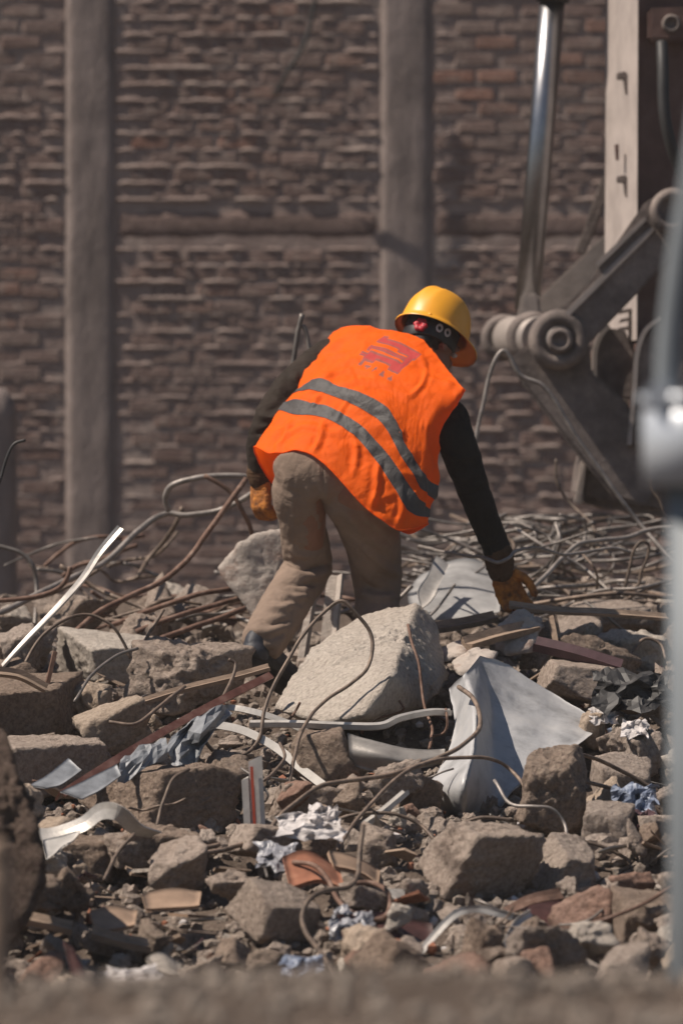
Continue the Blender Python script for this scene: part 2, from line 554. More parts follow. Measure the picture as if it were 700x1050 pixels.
wall = tag(empty('brick_wall', (0, WY, 1.1)), 'tall old brick wall with squeezed mortar joints behind the demolition site', 'wall')
def wx(px): return at(px, 0, WY).x
def wz(py): return at(0, py, WY).z
COLS = [(wx(68), wx(118)), (wx(390), wx(442))]
X0, X1, Z0, Z1 = -9.0, 9.0, 0.7, 7.0
bandz = (wz(247), wz(214))
def boxvf(x0, x1, y0, y1, z0, z1):
    V = [(x0, y0, z0), (x1, y0, z0), (x1, y1, z0), (x0, y1, z0), (x0, y0, z1), (x1, y0, z1), (x1, y1, z1), (x0, y1, z1)]
    return np.array(V, float), [(0, 3, 2, 1), (4, 5, 6, 7), (0, 1, 5, 4), (1, 2, 6, 5), (2, 3, 7, 6), (3, 0, 4, 7)]
V, F = boxvf(X0, X1, WY - 0.0085, WY + 0.4, Z0, Z1)
put('wall_core', V, F, M_MORTAR, parent=wall, smooth=False)

def rough_panel(x0, x1, z0, z1, yf, amp, seed, name, m, step=0.03):
    """slab with an uneven cast front"""
    xs = np.linspace(x0, x1, max(4, int((x1 - x0) / step))); zs = np.linspace(z0, z1, max(4, int((z1 - z0) / step)))
    A, B = np.meshgrid(xs, zs)
    P = np.stack([A.ravel(), 0 * A.ravel() + yf, B.ravel()], 1)
    e = np.minimum(np.minimum(A - x0, x1 - A), np.minimum(B - z0, z1 - B)).ravel()
    P[:, 1] += amp * fbm(P * 11, 4, seed) + 0.006 * np.exp(-e / 0.008)
    P[:, 0] += 0.004 * fbm(P * 9, 3, seed + 4) * (e < 0.02)
    n1, n2 = len(xs), len(zs)
    F = []
    for j in range(n2 - 1):
        for i in range(n1 - 1):
            a = j * n1 + i
            F.append((a, a + 1, a + 1 + n1, a + n1))
    rim = [i for i in range(n1)] + [j * n1 + n1 - 1 for j in range(1, n2)] + [(n2 - 1) * n1 + i for i in range(n1 - 2, -1, -1)] + [j * n1 for j in range(n2 - 2, 0, -1)]
    k = len(P)
    Q = P[rim].copy(); Q[:, 1] = WY + 0.05
    P = np.vstack([P, Q])
    for i in range(len(rim)):
        j = (i + 1) % len(rim)
        F.append((rim[j], rim[i], k + i, k + j))
    put(name, P, F, m, parent=wall)
for c, (a, b_) in enumerate(COLS):
    rough_panel(a, b_, Z0, Z1, WY - (0.022 if c == 0 else 0.020), 0.004, 31 + c, 'pillar', M_PILLAR)
rough_panel(COLS[0][1] + 0.004, COLS[1][0] - 0.004, *bandz, WY - 0.0120, 0.003, 41, 'lintel_band', M_BAND_)
rough_panel(COLS[1][1] + 0.004, 3.2, *bandz, WY - 0.0120, 0.003, 42, 'lintel_band', M_BAND_)
# bricks: six alike shapes, laid course by course
def brick_mesh(k):
    bm = bmesh.new()
    bmesh.ops.create_cube(bm, size=1)
    rr = random.Random(50 + k)
    for v in bm.verts:
        v.co.x *= 0.182; v.co.y *= 0.09; v.co.z *= 0.055
        v.co += Vector((rr.uniform(-.006, .006), rr.uniform(-.003, .003), rr.uniform(-.005, .005)))
    bmesh.ops.bevel(bm, geom=bm.edges[:], offset=0.007, segments=1, affect='EDGES')
    me = bpy.data.meshes.new('brick'); bm.to_mesh(me); bm.free()
    me.materials.append(M_BRICK)
    return me
BR = [brick_mesh(k) for k in range(6)]
def in_col(x, z, hw=0.09):
    for a, b_ in COLS:
        if a - hw < x < b_ + hw: return True
    return bandz[0] - 0.02 < z < bandz[1] + 0.02 and COLS[0][1] < x < 3.2
course, blen = 0.0745, 0.196
spots = []
zz, row = Z0 + 0.04, 0
rr = random.Random(3)
while zz < Z1 - 0.04:
    x = X0 + 0.1 + (row % 2) * blen / 2
    while x < X1 - 0.1:
        if not in_col(x, zz):
            spots.append((x + rr.uniform(-.008, .008), WY + 0.031 + rr.uniform(-.0025, .0025), zz + rr.uniform(-.006, .006), rr.uniform(-.02, .02), rr.uniform(-.02, .02), rr.randrange(6)))
        x += blen
    zz += course; row += 1
def seen(s):
    q = to_px(np.array([[s[0], s[1], s[2]]]))[0]
    return -10 < q[0] < 640 and -8 < q[1] < 470
vis = [s for s in spots if seen(s)]
rr.shuffle(vis)
one = set(map(tuple, vis[:300]))
rest = []
for s in spots:
    if tuple(s) in one:
        o = bpy.data.objects.new('brick', BR[s[5]]); COL.objects.link(o)
        o.parent = wall; o.matrix_parent_inverse = Matrix.Translation(wall.location).inverted()
        o.location = s[:3]; o.rotation_euler = (s[4], s[4] * 0.6, s[3])
    else: rest.append(s)
bv = []
for me in BR:
    v = np.array([x.co[:] for x in me.vertices]); bv.append((v, [tuple(p.vertices) for p in me.polygons]))
parts = []
for s in rest:
    v, f = bv[s[5]]
    M = np.array(Matrix.Rotation(s[3], 3, 'Z') @ Matrix.Rotation(s[4], 3, 'X'))
    parts.append((v @ M.T + np.array(s[:3]), f))
V, F = join(parts)
o = put('brickwork', V, F, M_BRICK, parent=wall, smooth=False); o['kind'] = 'stuff'
# mortar squeezed out of the bed joints
parts = []
zz, row = Z0 + 0.04 + course / 2, 0
while zz < wz(-60):
    xs = np.arange(-2.6, 2.6, 0.024)
    P = np.stack([xs, 0 * xs + 4.1, 0 * xs + zz], 1)
    n1 = fbm(P * np.array([7.5, 1, 40.0]), 3, 60) ; n2 = fbm(P * np.array([26.0, 1, 55.0]), 3, 61); n0 = np.clip(0.75 + 1.6 * fbm(P * np.array([1.3, 1, 1.6]), 3, 64), 0.05, 1.25)
    out = np.clip(0.005 + 0.014 * n1 + 0.020 * n2, -0.004, 0.0095) * n0
    zc = zz + 0.009 * n2 + 0.005 * n1
    th = 0.006 + 0.007 * np.clip(n1 + 0.5 + n2 * 0.5, 0, 1.2)
    ok = np.array([not in_col(x, zz, 0.0) for x in xs])
    rings = []
    for i in range(len(xs) + 1):
        if i < len(xs) and ok[i]:
            y = WY - 0.012 - out[i]
            rings.append(np.array([(xs[i], WY + 0.035, zc[i] - th[i]), (xs[i], y + 0.006, zc[i] - th[i] * 1.1), (xs[i], y, zc[i] - th[i] * 0.2), (xs[i], y + 0.007, zc[i] + th[i] * 0.8), (xs[i], WY + 0.035, zc[i] + th[i])]))
        else:
            if len(rings) > 2: parts.append(loft(rings, cap=False, closed=False))
            rings = []
    zz += course; row += 1
V, F = join(parts)
o = put('mortar_joints', V, F, M_MORTAR, parent=wall); o['kind'] = 'stuff'

# concrete stump at the left edge in front of the wall
st = []
for k in range(26):
    t_ = k / 25
    z = 1.0 + t_ * (at(0, 398, 5.2).z - 1.0)
    th = np.arange(28) / 28 * 2 * np.pi
    r = 0.13 * (1 - max(0, t_ - 0.93) * 5)
    c = at(-14, 500, 5.2)
    ring = np.stack([c.x + r * np.sign(np.cos(th)) * np.abs(np.cos(th)) ** 0.6, 5.2 + r * np.sign(np.sin(th)) * np.abs(np.sin(th)) ** 0.6, 0 * th + z], 1)
    ring[:, :2] += 0.006 * fbm(ring * 9, 3, 70)[:, None]
    st.append(ring)
V, F = loft(st)
put('concrete_post', V, F, M_PILLAR, 'grey concrete post standing at the left edge before the wall', 'post')

def wire_obj(name, pts, r, m, label, group=None, n=6, cat='wire', sides=6, jit=0.0):
    P = np.array([at(*p) for p in pts])
    P = catmull(P, n)
    if jit: P += jit * np.stack([fbm(P * 9, 2, s) for s in (1, 2, 3)], 1)
    V, F = tube(P, r, sides)
    return put(name, V, F, m, label, cat, group)
wire_obj('cable', [(330, -60, 6.86), (322, 5, 6.86), (312, 45, 6.85), (296, 72, 6.86), (281, 98, 6.90)], 0.011, M_RUBBER, 'thin dark cable hanging down the top of the brick wall', cat='cable')

# ------------------------------------------------------------------ rocks
ICO = {}
def ico(sub):
    if sub not in ICO:
        bm = bmesh.new(); bmesh.ops.create_icosphere(bm, subdivisions=sub, radius=1)
        ICO[sub] = (np.array([v.co[:] for v in bm.verts]), [tuple(v.index for v in f.verts) for f in bm.faces])
        bm.free()
    return ICO[sub]

def radial(planes, sub, p=60):
    D, F = ico(sub)
    n = np.array([q[0] for q in planes]); d = np.array([q[1] for q in planes])
    c = np.maximum(D @ n.T, 0) / d
    r = (c ** p).sum(1) ** (-1 / p)
    return D * r[:, None], F

def block_planes(seed, chips=6, skew=0.16):
    g = np.random.default_rng(seed)
    pl = []
    for k in range(3):
        for s in (-1, 1):
            n = np.zeros(3); n[k] = s
            n += g.normal(0, skew, 3); n /= np.linalg.norm(n)
            pl.append((n, g.uniform(0.75, 1.0)))
    for _ in range(chips):
        n = g.normal(0, 1, 3); n /= np.linalg.norm(n)
        pl.append((n, g.uniform(1.0, 1.32)))
    return pl

def rough_up(V, amp, seed, scale=1.0):
    """broken concrete: lumps, chips and pits at real size"""
    c = V.mean(0); D = V - c
    D = D / (np.linalg.norm(D, axis=1)[:, None] + 1e-9)
    P = V * scale
    big = fbm(P * 9, 3, seed)
    mid = fbm(P * 26, 4, seed + 5)
    rid = 1 - np.abs(fbm(P * 18, 3, seed + 9)) * 2
    where = np.clip(0.5 + 1.2 * fbm(P * 5, 2, seed + 21), 0.15, 1)
    fine = fbm(P * 70, 3, seed + 31)
    terr = np.round((big + 0.35 * mid) * 4) / 4
    return V + D * (amp * (0.5 * big + 0.55 * terr + where * (1.4 * mid + 0.8 * (rid - 0.6) + 1.0 * fine)))[:, None]

def rock_at(box, Y, label, m=None, seed=0, depth=None, sub=4, amp=None, chips=9, rot=None, name='concrete_chunk', skew=0.2, group='broken concrete chunks'):
    x0, y0, x1, y1 = box
    a, b_ = at(x0, y1, Y), at(x1, y0, Y)
    ext = np.array([b_.x - a.x, 0, b_.z - a.z])
    ext[1] = depth or 0.5 * (ext[0] + ext[2])
    V, F = radial(block_planes(seed, chips, skew), sub, 110)
    g = random.Random(seed)
    M = Matrix.Rotation(rot[2] if rot else g.uniform(-.7, .7), 3, 'Z') @ Matrix.Rotation(rot[0] if rot else g.uniform(-.15, .35), 3, 'X') @ Matrix.Rotation(rot[1] if rot else g.uniform(-.25, .25), 3, 'Y')
    V = V @ np.array(M).T
    lo, hi = V.min(0), V.max(0)
    V = (V - (lo + hi) / 2) / (hi - lo) * ext
    V = rough_up(V, amp if amp is not None else 0.05 * float(np.cbrt(ext.prod())) + 0.004, seed)
    V += np.array([(a.x + b_.x) / 2, Y + ext[1] * 0.25, (a.z + b_.z) / 2])
    ROCKS.append(((a.x + b_.x) / 2, Y + ext[1] * 0.25, ext[0] / 2, ext[1] / 2, label))
    return put(name, V, F, m or M_CON, label, 'rubble', group)
ROCKS = []

# the big pale slab, from its corners
def hull_rock(pts, label, m, seed, sub=5, amp=0.006, name='concrete_slab', p=110):
    bm = bmesh.new()
    for q in pts: bm.verts.new(at(*q))
    r_ = bmesh.ops.convex_hull(bm, input=bm.verts)
    bm.normal_update()
    c = np.mean([v.co[:] for v in bm.verts], axis=0)
    pl = []
    for f in bm.faces:
        n = np.array(f.normal[:]); d = float(np.dot(n, np.array(f.verts[0].co[:]) - c))
        if d < 0: n, d = -n, -d
        if d > 1e-4: pl.append((n, d))
    bm.free()
    V, F = radial(pl, sub, p)
    V = V + c
    V = rough_up(V, amp, seed)
    ROCKS.append((c[0], c[1], np.ptp(V[:, 0]) / 2, np.ptp(V[:, 1]) / 2, label))
    return put(name, V, F, m, label, 'rubble', 'broken concrete chunks')

hull_rock([(279, 726, -.66), (318, 664, -.36), (370, 631, -.06), (427, 617, -.08), (402, 692, -.92), (372, 735, -1.04), (330, 742, -.96),
           (449, 638, .0), (460, 697, -.3), (437, 724, -.62), (330, 700, .05), (420, 690, .12), (385, 748, -.75), (300, 735, -.5)],
          'big pale tilted concrete slab in front of the worker', M_CONW, 5, 6, 0.010)
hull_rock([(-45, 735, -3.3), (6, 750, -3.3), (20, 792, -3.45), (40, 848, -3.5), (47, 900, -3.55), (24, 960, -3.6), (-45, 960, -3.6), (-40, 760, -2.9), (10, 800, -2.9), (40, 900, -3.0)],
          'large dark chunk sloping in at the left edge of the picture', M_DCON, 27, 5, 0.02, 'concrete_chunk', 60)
RK = [
 ((126, 656, 262, 738), -.42, 'rough grey boulder of broken aggregate by the boot of the worker', M_CON, 21, .3, 5, .016, None),
 ((54, 643, 176, 706), .05, 'flat topped tan concrete block behind the rough boulder', M_CONW, 22, .4, 5, .007, (0.22, 0.06, 0.25)),
 ((-16, 690, 84, 762), -.75, 'low brown block at left edge below a flat stick', M_CONB, 23, .35, 5, .010, (0.2, 0.02, 0.1)),
 ((72, 713, 162, 776), -.95, 'lumpy tan chunk left of the red brown angle bar', M_CLOD, 24, .25, 5, .013, None),
 ((2, 756, 118, 822), -1.25, 'shaded grey block with a crumbly lit top edge at left', M_CON, 25, .35, 5, .010, (0.12, 0.0, 0.05)),
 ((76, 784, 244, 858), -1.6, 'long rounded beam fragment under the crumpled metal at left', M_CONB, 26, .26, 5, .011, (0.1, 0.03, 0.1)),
 ((230, 900, 330, 978), -2.95, 'squarish grey block with a flat lit top at lower centre', M_CON, 28, .24, 5, .006, (0.38, 0.10, 0.55)),
 ((276, 803, 370, 850), -1.55, 'shaded chunk behind the striped plastic strip', M_CON, 29, .25, 4, None, None),
 ((212, 892, 268, 926), -2.55, 'small flat chunk upper left of the squarish grey block', M_CON, 30, .16, 4, None, (0.3, -.1, .2)),
 ((272, 848, 348, 886), -2.1, 'rough chunk beneath the crumpled white paper', M_CONB, 31, .2, 4, None, None),
 ((366, 842, 410, 898), -2.1, 'upright rounded grey stone right of the white paper', M_CON, 32, .15, 4, None, (0.05, .1, .3)),
 ((428, 846, 558, 940), -2.45, 'big wedge shaped boulder below the bent metal sheet', M_CON, 33, .3, 5, .012, (0.25, 0.22, 0.2)),
 ((546, 855, 610, 922), -2.3, 'cube like chunk with pale lit top right of the wedge boulder', M_CON, 34, .2, 5, .006, (0.35, 0.08, 0.3)),
 ((528, 764, 603, 862), -1.75, 'tall brown chunk with a pit against the bent metal sheet', M_CONB, 35, .22, 5, .010, (0.2, 0.06, 0.25)),
 ((594, 822, 652, 884), -1.9, 'round knobbly stone right of the tall brown chunk', M_CON, 36, .2, 4, None, None),
 ((606, 772, 670, 838), -1.35, 'tilted flat grey slab fragment near the right post', M_CON, 37, .16, 4, .005, (0.5, 0.2, 0.2)),
 ((550, 676, 634, 724), -.35, 'smooth humped stone right of the dark timber', M_CON, 38, .24, 5, .008, (0.2, 0.1, 0.2)),
 ((566, 638, 622, 690), .35, 'crumbly tan clod behind the dark timber', M_CLOD, 39, .2, 4, .010, None),
 ((608, 646, 690, 690), .3, 'flat pale block behind the smooth humped stone', M_CONW, 40, .25, 4, None, (0.2, 0.0, 0.1)),
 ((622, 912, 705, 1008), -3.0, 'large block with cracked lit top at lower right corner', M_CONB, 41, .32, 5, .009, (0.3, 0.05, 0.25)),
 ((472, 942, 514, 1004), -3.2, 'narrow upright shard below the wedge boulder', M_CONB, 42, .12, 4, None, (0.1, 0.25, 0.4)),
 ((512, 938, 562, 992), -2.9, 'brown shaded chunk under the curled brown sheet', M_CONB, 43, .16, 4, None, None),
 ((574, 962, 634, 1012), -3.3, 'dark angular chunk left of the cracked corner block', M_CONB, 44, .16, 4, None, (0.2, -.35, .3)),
 ((570, 614, 668, 648), .9, 'long low grey block under the far rebar heap', M_CON, 45, .3, 4, None, (0.05, 0.0, 0.1)),
 ((14, 898, 62, 940), -2.9, 'dark stone beside the left edge chunk', M_CONB, 46, .2, 4, None, None),
 ((52, 890, 96, 936), -2.75, 'dark leaning stone right of the left edge stone', M_CONB, 47, .18, 4, None, (0.2, .5, .2)),
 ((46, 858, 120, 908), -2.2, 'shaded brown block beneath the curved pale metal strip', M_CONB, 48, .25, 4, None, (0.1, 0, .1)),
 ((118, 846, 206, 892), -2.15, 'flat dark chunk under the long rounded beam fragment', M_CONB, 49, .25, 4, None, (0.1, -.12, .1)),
 ((640, 700, 692, 742), -.55, 'thin grey fragment leaning near the right post', M_CON, 50, .12, 4, None, (0.2, .4, .3)),
 ((398, 900, 440, 934), -2.6, 'small pale stone left of the wedge boulder', M_CON, 51, .14, 4, None, None),
 ((336, 905, 398, 938), -2.65, 'pale chunk inside the big loop of brown wire', M_CON, 52, .18, 4, None, None),
 ((348, 948, 402, 990), -3.25, 'pale crumbly stone below the brown wire loop', M_CLOD, 53, .16, 4, None, None),
 ((0, 800, 46, 858), -2.0, 'tan stone half hidden by the left edge chunk', M_CLOD, 54, .2, 4, None, None),
 ((36, 838, 84, 872), -2.05, 'tan lit stone over the curved pale metal strip', M_CLOD, 55, .16, 4, None, None),
 ((236, 846, 300, 886), -2.15, 'lumpy grey stone beside the striped plastic strip', M_CON, 56, .18, 4, None, None),
 ((610, 740, 660, 780), -.85, 'grey stone below the dark tarpaulin scrap at right', M_CON, 57, .18, 4, None, None),
 ((652, 836, 700, 884), -1.9, 'dark pitted stone beside the right post', M_CON, 58, .2, 4, None, None),
 ((590, 730, 622, 770), -.75, 'tan chip of concrete at the right tip of the metal sheet', M_CLOD, 59, .12, 4, None, None),
 ((300, 748, 372, 806), -1.2, 'brown chunk under the crossing pale channels', M_CONB, 60, .22, 4, None, None),
 ((200, 770, 262, 812), -1.35, 'dark chunk behind the striped plastic strip to its left', M_CONB, 61, .2, 4, None, None),
 ((395, 790, 455, 842), -1.55, 'shaded chunk left of the bent sheet behind the wires', M_CONB, 62, .22, 4, None, None),
 ((640, 745, 688, 800), -1.0, 'slanting grey slab edge beside the right post', M_CON, 63, .2, 4, None, (0.4, -.3, .2)),
 ((0, 640, 42, 690), -.1, 'dark grey lump at the left edge under the pale strip', M_CON, 64, .25, 4, None, None),
 ((120, 628, 172, 668), .6, 'grey stone behind the flat topped tan block', M_CON, 65, .25, 4, None, None),
]
for b_, Y, lab, m, seed, dep, sub, amp, rot in RK:
    rock_at(b_, Y, lab, m, seed, dep, sub, amp, rot=rot)

# plaster covered fragment behind the left leg
hull_rock([(221, 583, .75), (246, 556, .72), (264, 546, .75), (312, 540, .8), (330, 610, .8), (270, 650, .7), (246, 615, .72), (300, 660, .7), (330, 560, 1.0), (250, 570, .95), (300, 640, 1.0)],
          'broken wall fragment with peeling white plaster behind the left leg', M_PLASTER, 77, 5, 0.006, 'wall_fragment', 110)

# loose chunks between the big ones: shared shapes, each its own thing
M_BRK = concrete('broken_brick', (0.14, 0.09, 0.07), (0.235, 0.15, 0.118), (0.33, 0.24, 0.2), 0.2, 0.3)
STONE = [(M_CON, 'grey'), (M_CON, 'grey'), (M_CONB, 'brown'), (M_CLOD, 'tan'), (M_CON, 'grey'), (M_BRK, 'reddish'), (M_CONW, 'pale'), (M_CON, 'grey'), (M_CONB, 'brown'),
         (M_CON, 'grey'), (M_CONW, 'pale'), (M_CLOD, 'tan'), (M_CON, 'grey'), (M_CONB, 'brown'), (M_BRK, 'reddish'), (M_CON, 'grey'), (M_CON, 'grey'), (M_CONB, 'brown')]
SHAPES = []
for k in range(18):
    V, F = radial(block_planes(200 + k, 6, 0.34), 4, 110)
    M = Matrix.Rotation(k * 1.3, 3, 'Z') @ Matrix.Rotation(k * 0.9, 3, 'X')
    V = V @ np.array(M).T
    V = (V - (V.min(0) + V.max(0)) / 2) / (V.max(0) - V.min(0)).max()
    V = rough_up(V, 0.05, 300 + k, 0.30)
    me = mesh_np('rubble_stone', V, F); me.materials.append(STONE[k][0])
    SHAPES.append(me)
def blocked(x, y, pad=0.0):
    for rx, ry, ax, ay, _ in ROCKS:
        if ((x - rx) / (ax * 0.85 + pad)) ** 2 + ((y - ry) / (ay * 0.85 + pad)) ** 2 < 1: return True
    return False
LOOSE = []
g = random.Random(99)
tries = 0
CLEAR = [[(455, 690), (496, 660), (622, 741), (590, 775), (530, 815), (500, 850), (446, 848), (440, 806)], [(282, 724), (330, 655), (430, 612), (462, 650), (462, 700), (372, 742)],
         [(230, 908), (328, 900), (330, 975), (240, 975)], [(244, 772), (280, 772), (280, 868), (244, 868)], [(76, 786), (244, 786), (244, 856), (76, 856)], [(355, 750), (456, 750), (456, 792), (355, 792)],
         [(428, 850), (558, 850), (558, 930), (428, 930)], [(546, 858), (608, 858), (608, 915), (546, 915)], [(528, 766), (602, 766), (602, 858), (528, 858)], [(498, 560), (570, 560), (570, 680), (498, 680)],
         [(130, 655), (286, 655), (286, 730), (130, 730)], [(284, 835), (350, 835), (400, 895), (402, 945), (300, 945), (284, 900)], [(0, 826), (165, 826), (165, 872), (0, 872)], [(600, 880), (700, 880), (700, 912), (600, 912)], [(140, 905), (212, 905), (212, 940), (90, 958), (88, 930)], [(425, 925), (545, 925), (545, 985), (425, 985)], [(180, 715), (350, 730), (350, 800), (160, 800)], [(240, 480), (420, 480), (420, 690), (240, 690)], [(60, 640), (180, 640), (180, 700), (60, 700)]]
def inpoly(x, y, poly):
    r_, j = False, len(poly) - 1
    for i in range(len(poly)):
        if (poly[i][1] > y) != (poly[j][1] > y) and x < (poly[j][0] - poly[i][0]) * (y - poly[i][1]) / (poly[j][1] - poly[i][1] + 1e-9) + poly[i][0]: r_ = not r_
        j = i
    return r_
while len(LOOSE) < 300 and tries < 30000:
    tries += 1
    y = g.uniform(-3.75, 2.0) if g.random() < 0.85 else g.uniform(-3.8, -2.4)
    x = g.uniform(-1.3, 1.25)
    big = len(LOOSE) < 165
    s = g.uniform(0.10, 0.25) if big else g.uniform(0.045, 0.095)
    if y < -2.9 and x < 0.1: s *= 0.5
    if blocked(x, y): continue
    qx, qy = to_px(np.array([[x, y, H(x, y) + s * 0.4]]))[0]
    if any(inpoly(qx + dx * s * 110, qy + dy * s * 110, c) for c in CLEAR for dx, dy in ((0, 0), (0, -1), (1, 0), (-1, 0))): continue
    if any((x - a) ** 2 + (y - b_) ** 2 < (0.29 * (s + c)) ** 2 for a, b_, c, *_ in LOOSE): continue
    LOOSE.append((x, y, s, g.randrange(18), g.uniform(0, 6.28), g.uniform(-.5, .5), g.uniform(-.4, .4)))
ANCH = [(r[0], r[1], r[4]) for r in ROCKS]
ORD = ['nearest', 'second', 'third', 'fourth', 'fifth', 'sixth', 'seventh', 'eighth', 'ninth', 'tenth', 'eleventh', 'twelfth', 'thirteenth', 'fourteenth', 'fifteenth', 'sixteenth', 'seventeenth', 'eighteenth', 'nineteenth', 'twentieth']
fam = {}
for q in LOOSE:
    a = min(ANCH, key=lambda r: (r[0] - q[0]) ** 2 + 0.4 * (r[1] - q[1]) ** 2)
    dx, dy = q[0] - a[0], q[1] - a[1]
    side = ('left of' if dx < 0 else 'right of') if abs(dx) > 0.6 * abs(dy) else ('behind' if dy > 0 else 'in front of')
    fam.setdefault((a[2], side), []).append((dx * dx + dy * dy, q))
for (al, side), qs in fam.items():
    qs.sort(key=lambda r: r[0])
    for k, (_, q) in enumerate(qs):
        x, y, s, sh, rz, rx, ry = q
        size = 'fist sized' if s < 0.1 else 'head sized'
        tone = STONE[sh][1]
        short = ' '.join(al.split()[:6])
        while short.split()[-1] in ('of', 'the', 'by', 'a', 'at', 'in', 'with', 'under', 'and', 'to', 'behind', 'below', 'beside', 'right', 'left', 'beneath', 'upper', 'inside', 'like'):
            short = ' '.join(short.split()[:-1])
        o = bpy.data.objects.new('rubble_stone', SHAPES[sh]); COL.objects.link(o)
        o.location = (x, y, H(x, y) + s * 0.30 + (0.06 if s > 0.1 else 0.03)); o.rotation_euler = (rx, ry, rz)
        o.scale = (s * g.uniform(.95, 1.45), s, s * g.uniform(.75, 1.05))
        while len(short.split()) > 7 or len(f'{size} {tone} stone, {ORD[min(k, 19)]} one {side} the {short}'.split()) > 16: short = ' '.join(short.split()[:-1])
        tag(o, f'{size} {tone} stone, {ORD[min(k, 19)]} one {side} the {short}', 'stone', 'loose stones among the rubble')

# flat shards of plaster, board, tile and tin: shared shapes, each its own thing
SHARD = []
for k in range(8):
    gk = np.random.default_rng(700 + k)
    n = int(gk.integers(4, 7)); th = np.sort(gk.uniform(0, 6.28, n) * .3 + np.arange(n) / n * 6.28 * .9)
    poly = np.stack([np.cos(th) * gk.uniform(.3, .55, n), np.sin(th) * gk.uniform(.15, .4, n)], 1)
    bend = gk.uniform(-.25, .25)
    rings = [np.stack([poly[:, 0], poly[:, 1], bend * poly[:, 0] ** 2 + z + gk.uniform(-.02, .02, n)], 1) for z in (-.03, .03)]
    SHARD.append(loft(rings))
SM = [(M_PLASTER, 'whitish plaster'), (M_WOOD, 'brown wooden'), (M_TILE, 'reddish tile'), (M_GREYM, 'dull grey tin'), (M_CONW, 'pale mortar'), (M_CARD, 'tan board'), (M_DWOOD, 'dark painted')]
SME = {}
fam = {}
cnt = 0
while cnt < 270:
    x, y = g.uniform(-1.15, 1.1), g.uniform(-3.6, 1.2)
    s = g.uniform(.05, .15)
    if blocked(x, y): continue
    qx, qy = to_px(np.array([[x, y, H(x, y) + .05]]))[0]
    if any(inpoly(qx, qy, c) for c in CLEAR): continue
    cnt += 1
    a = min(ANCH, key=lambda r: (r[0] - x) ** 2 + 0.4 * (r[1] - y) ** 2)
    side = ('left of' if x < a[0] else 'right of') if abs(x - a[0]) > 0.6 * abs(y - a[1]) else ('behind' if y > a[1] else 'in front of')
    k = g.randrange(8); mi = g.choice([0, 0, 1, 1, 1, 2, 3, 3, 4, 4, 5, 6])
    fam.setdefault((a[2], side, mi), []).append((abs(x - a[0]) + abs(y - a[1]), x, y, s, k))
for (al, side, mi), qs in fam.items():
    qs.sort()
    for n_, (_, x, y, s, k) in enumerate(qs):
        if (k, mi) not in SME:
            SME[(k, mi)] = mesh_np('debris_shard', *SHARD[k], smooth=False); SME[(k, mi)].materials.append(SM[mi][0])
        o = bpy.data.objects.new('debris_shard', SME[(k, mi)]); COL.objects.link(o)
        o.location = (x, y, H(x, y) + .045 + s * .12); o.rotation_euler = (g.uniform(-.2, 1.0), g.uniform(-.5, .5), g.uniform(0, 6.28)); o.scale = (s * 1.3, s, s) if g.random() < .45 else (s * g.uniform(1.6, 2.6), s * .32, s * .5)
        short = ' '.join(al.split()[:6])
        while short.split()[-1] in ('of', 'the', 'by', 'a', 'at', 'in', 'with', 'under', 'and', 'to', 'behind', 'below', 'beside', 'right', 'left', 'beneath', 'upper', 'inside', 'like', 'rising', 'from'):
            short = ' '.join(short.split()[:-1])
        tag(o, f'{SM[mi][1]} shard, {ORD[n_]} one {side} the {short}', 'shard', 'flat shards among the rubble')

# gravel: nobody could count it
def scatter(n, s0, s1, xr, yr, seed, sub=1, bias=None):
    g = np.random.default_rng(seed)
    D, F = ico(sub)
    F = np.array(F)
    x = g.uniform(*xr, n); y = g.uniform(*yr, n)
    s = s0 + (s1 - s0) * g.random(n) ** 2.2
    z = Hs(x, y) + s * 0.25
    nv = len(D)
    A = np.repeat(D[None], n, 0) * (1 + g.uniform(-.32, .22, (n, nv, 1)))
    A *= g.uniform(0.6, 1.25, (n, 1, 3)) * s[:, None, None]
    th = g.uniform(0, 6.28, n); c, sn = np.cos(th)[:, None], np.sin(th)[:, None]
    X = A[:, :, 0] * c - A[:, :, 1] * sn; Yy = A[:, :, 0] * sn + A[:, :, 1] * c
    V = np.stack([X + x[:, None], Yy + y[:, None], A[:, :, 2] + z[:, None]], 2).reshape(-1, 3)
    FF = (F[None] + (np.arange(n) * nv)[:, None, None]).reshape(-1, 3)
    return V, FF
for nm, n, s0, s1, xr, yr, sd_, sub, m, lab in [
    ('gravel', 13000, 0.005, 0.026, (-1.5, 1.5), (-4.3, 2.6), 1, 1, M_GRAVEL, 'grey brown gravel and crumbs of concrete between the chunks'),
    ('rubble_crumbs', 1800, 0.022, 0.048, (-1.5, 1.5), (-4.2, 2.2), 2, 2, M_CON, 'small crumbs of broken concrete scattered over the slope'),
    ('foreground_grit', 5000, 0.004, 0.022, (-1.2, 1.2), (-10.8, -7.8), 3, 1, M_GRAVEL, 'blurred grit on the low dirt ridge in the foreground'),
    ('terracotta_crumbs', 420, 0.008, 0.026, (-1.15, -0.72), (-3.85, -3.05), 4, 1, M_TILE, 'crumbs of red brick in the gravel at lower left')]:
    V, FF = scatter(n, s0, s1, xr, yr, sd_, sub)
    me = mesh_np(nm, V, FF, smooth=False)
    tag(link(nm, me, m), lab, kind='stuff')
parts = []
gg = np.random.default_rng(8)
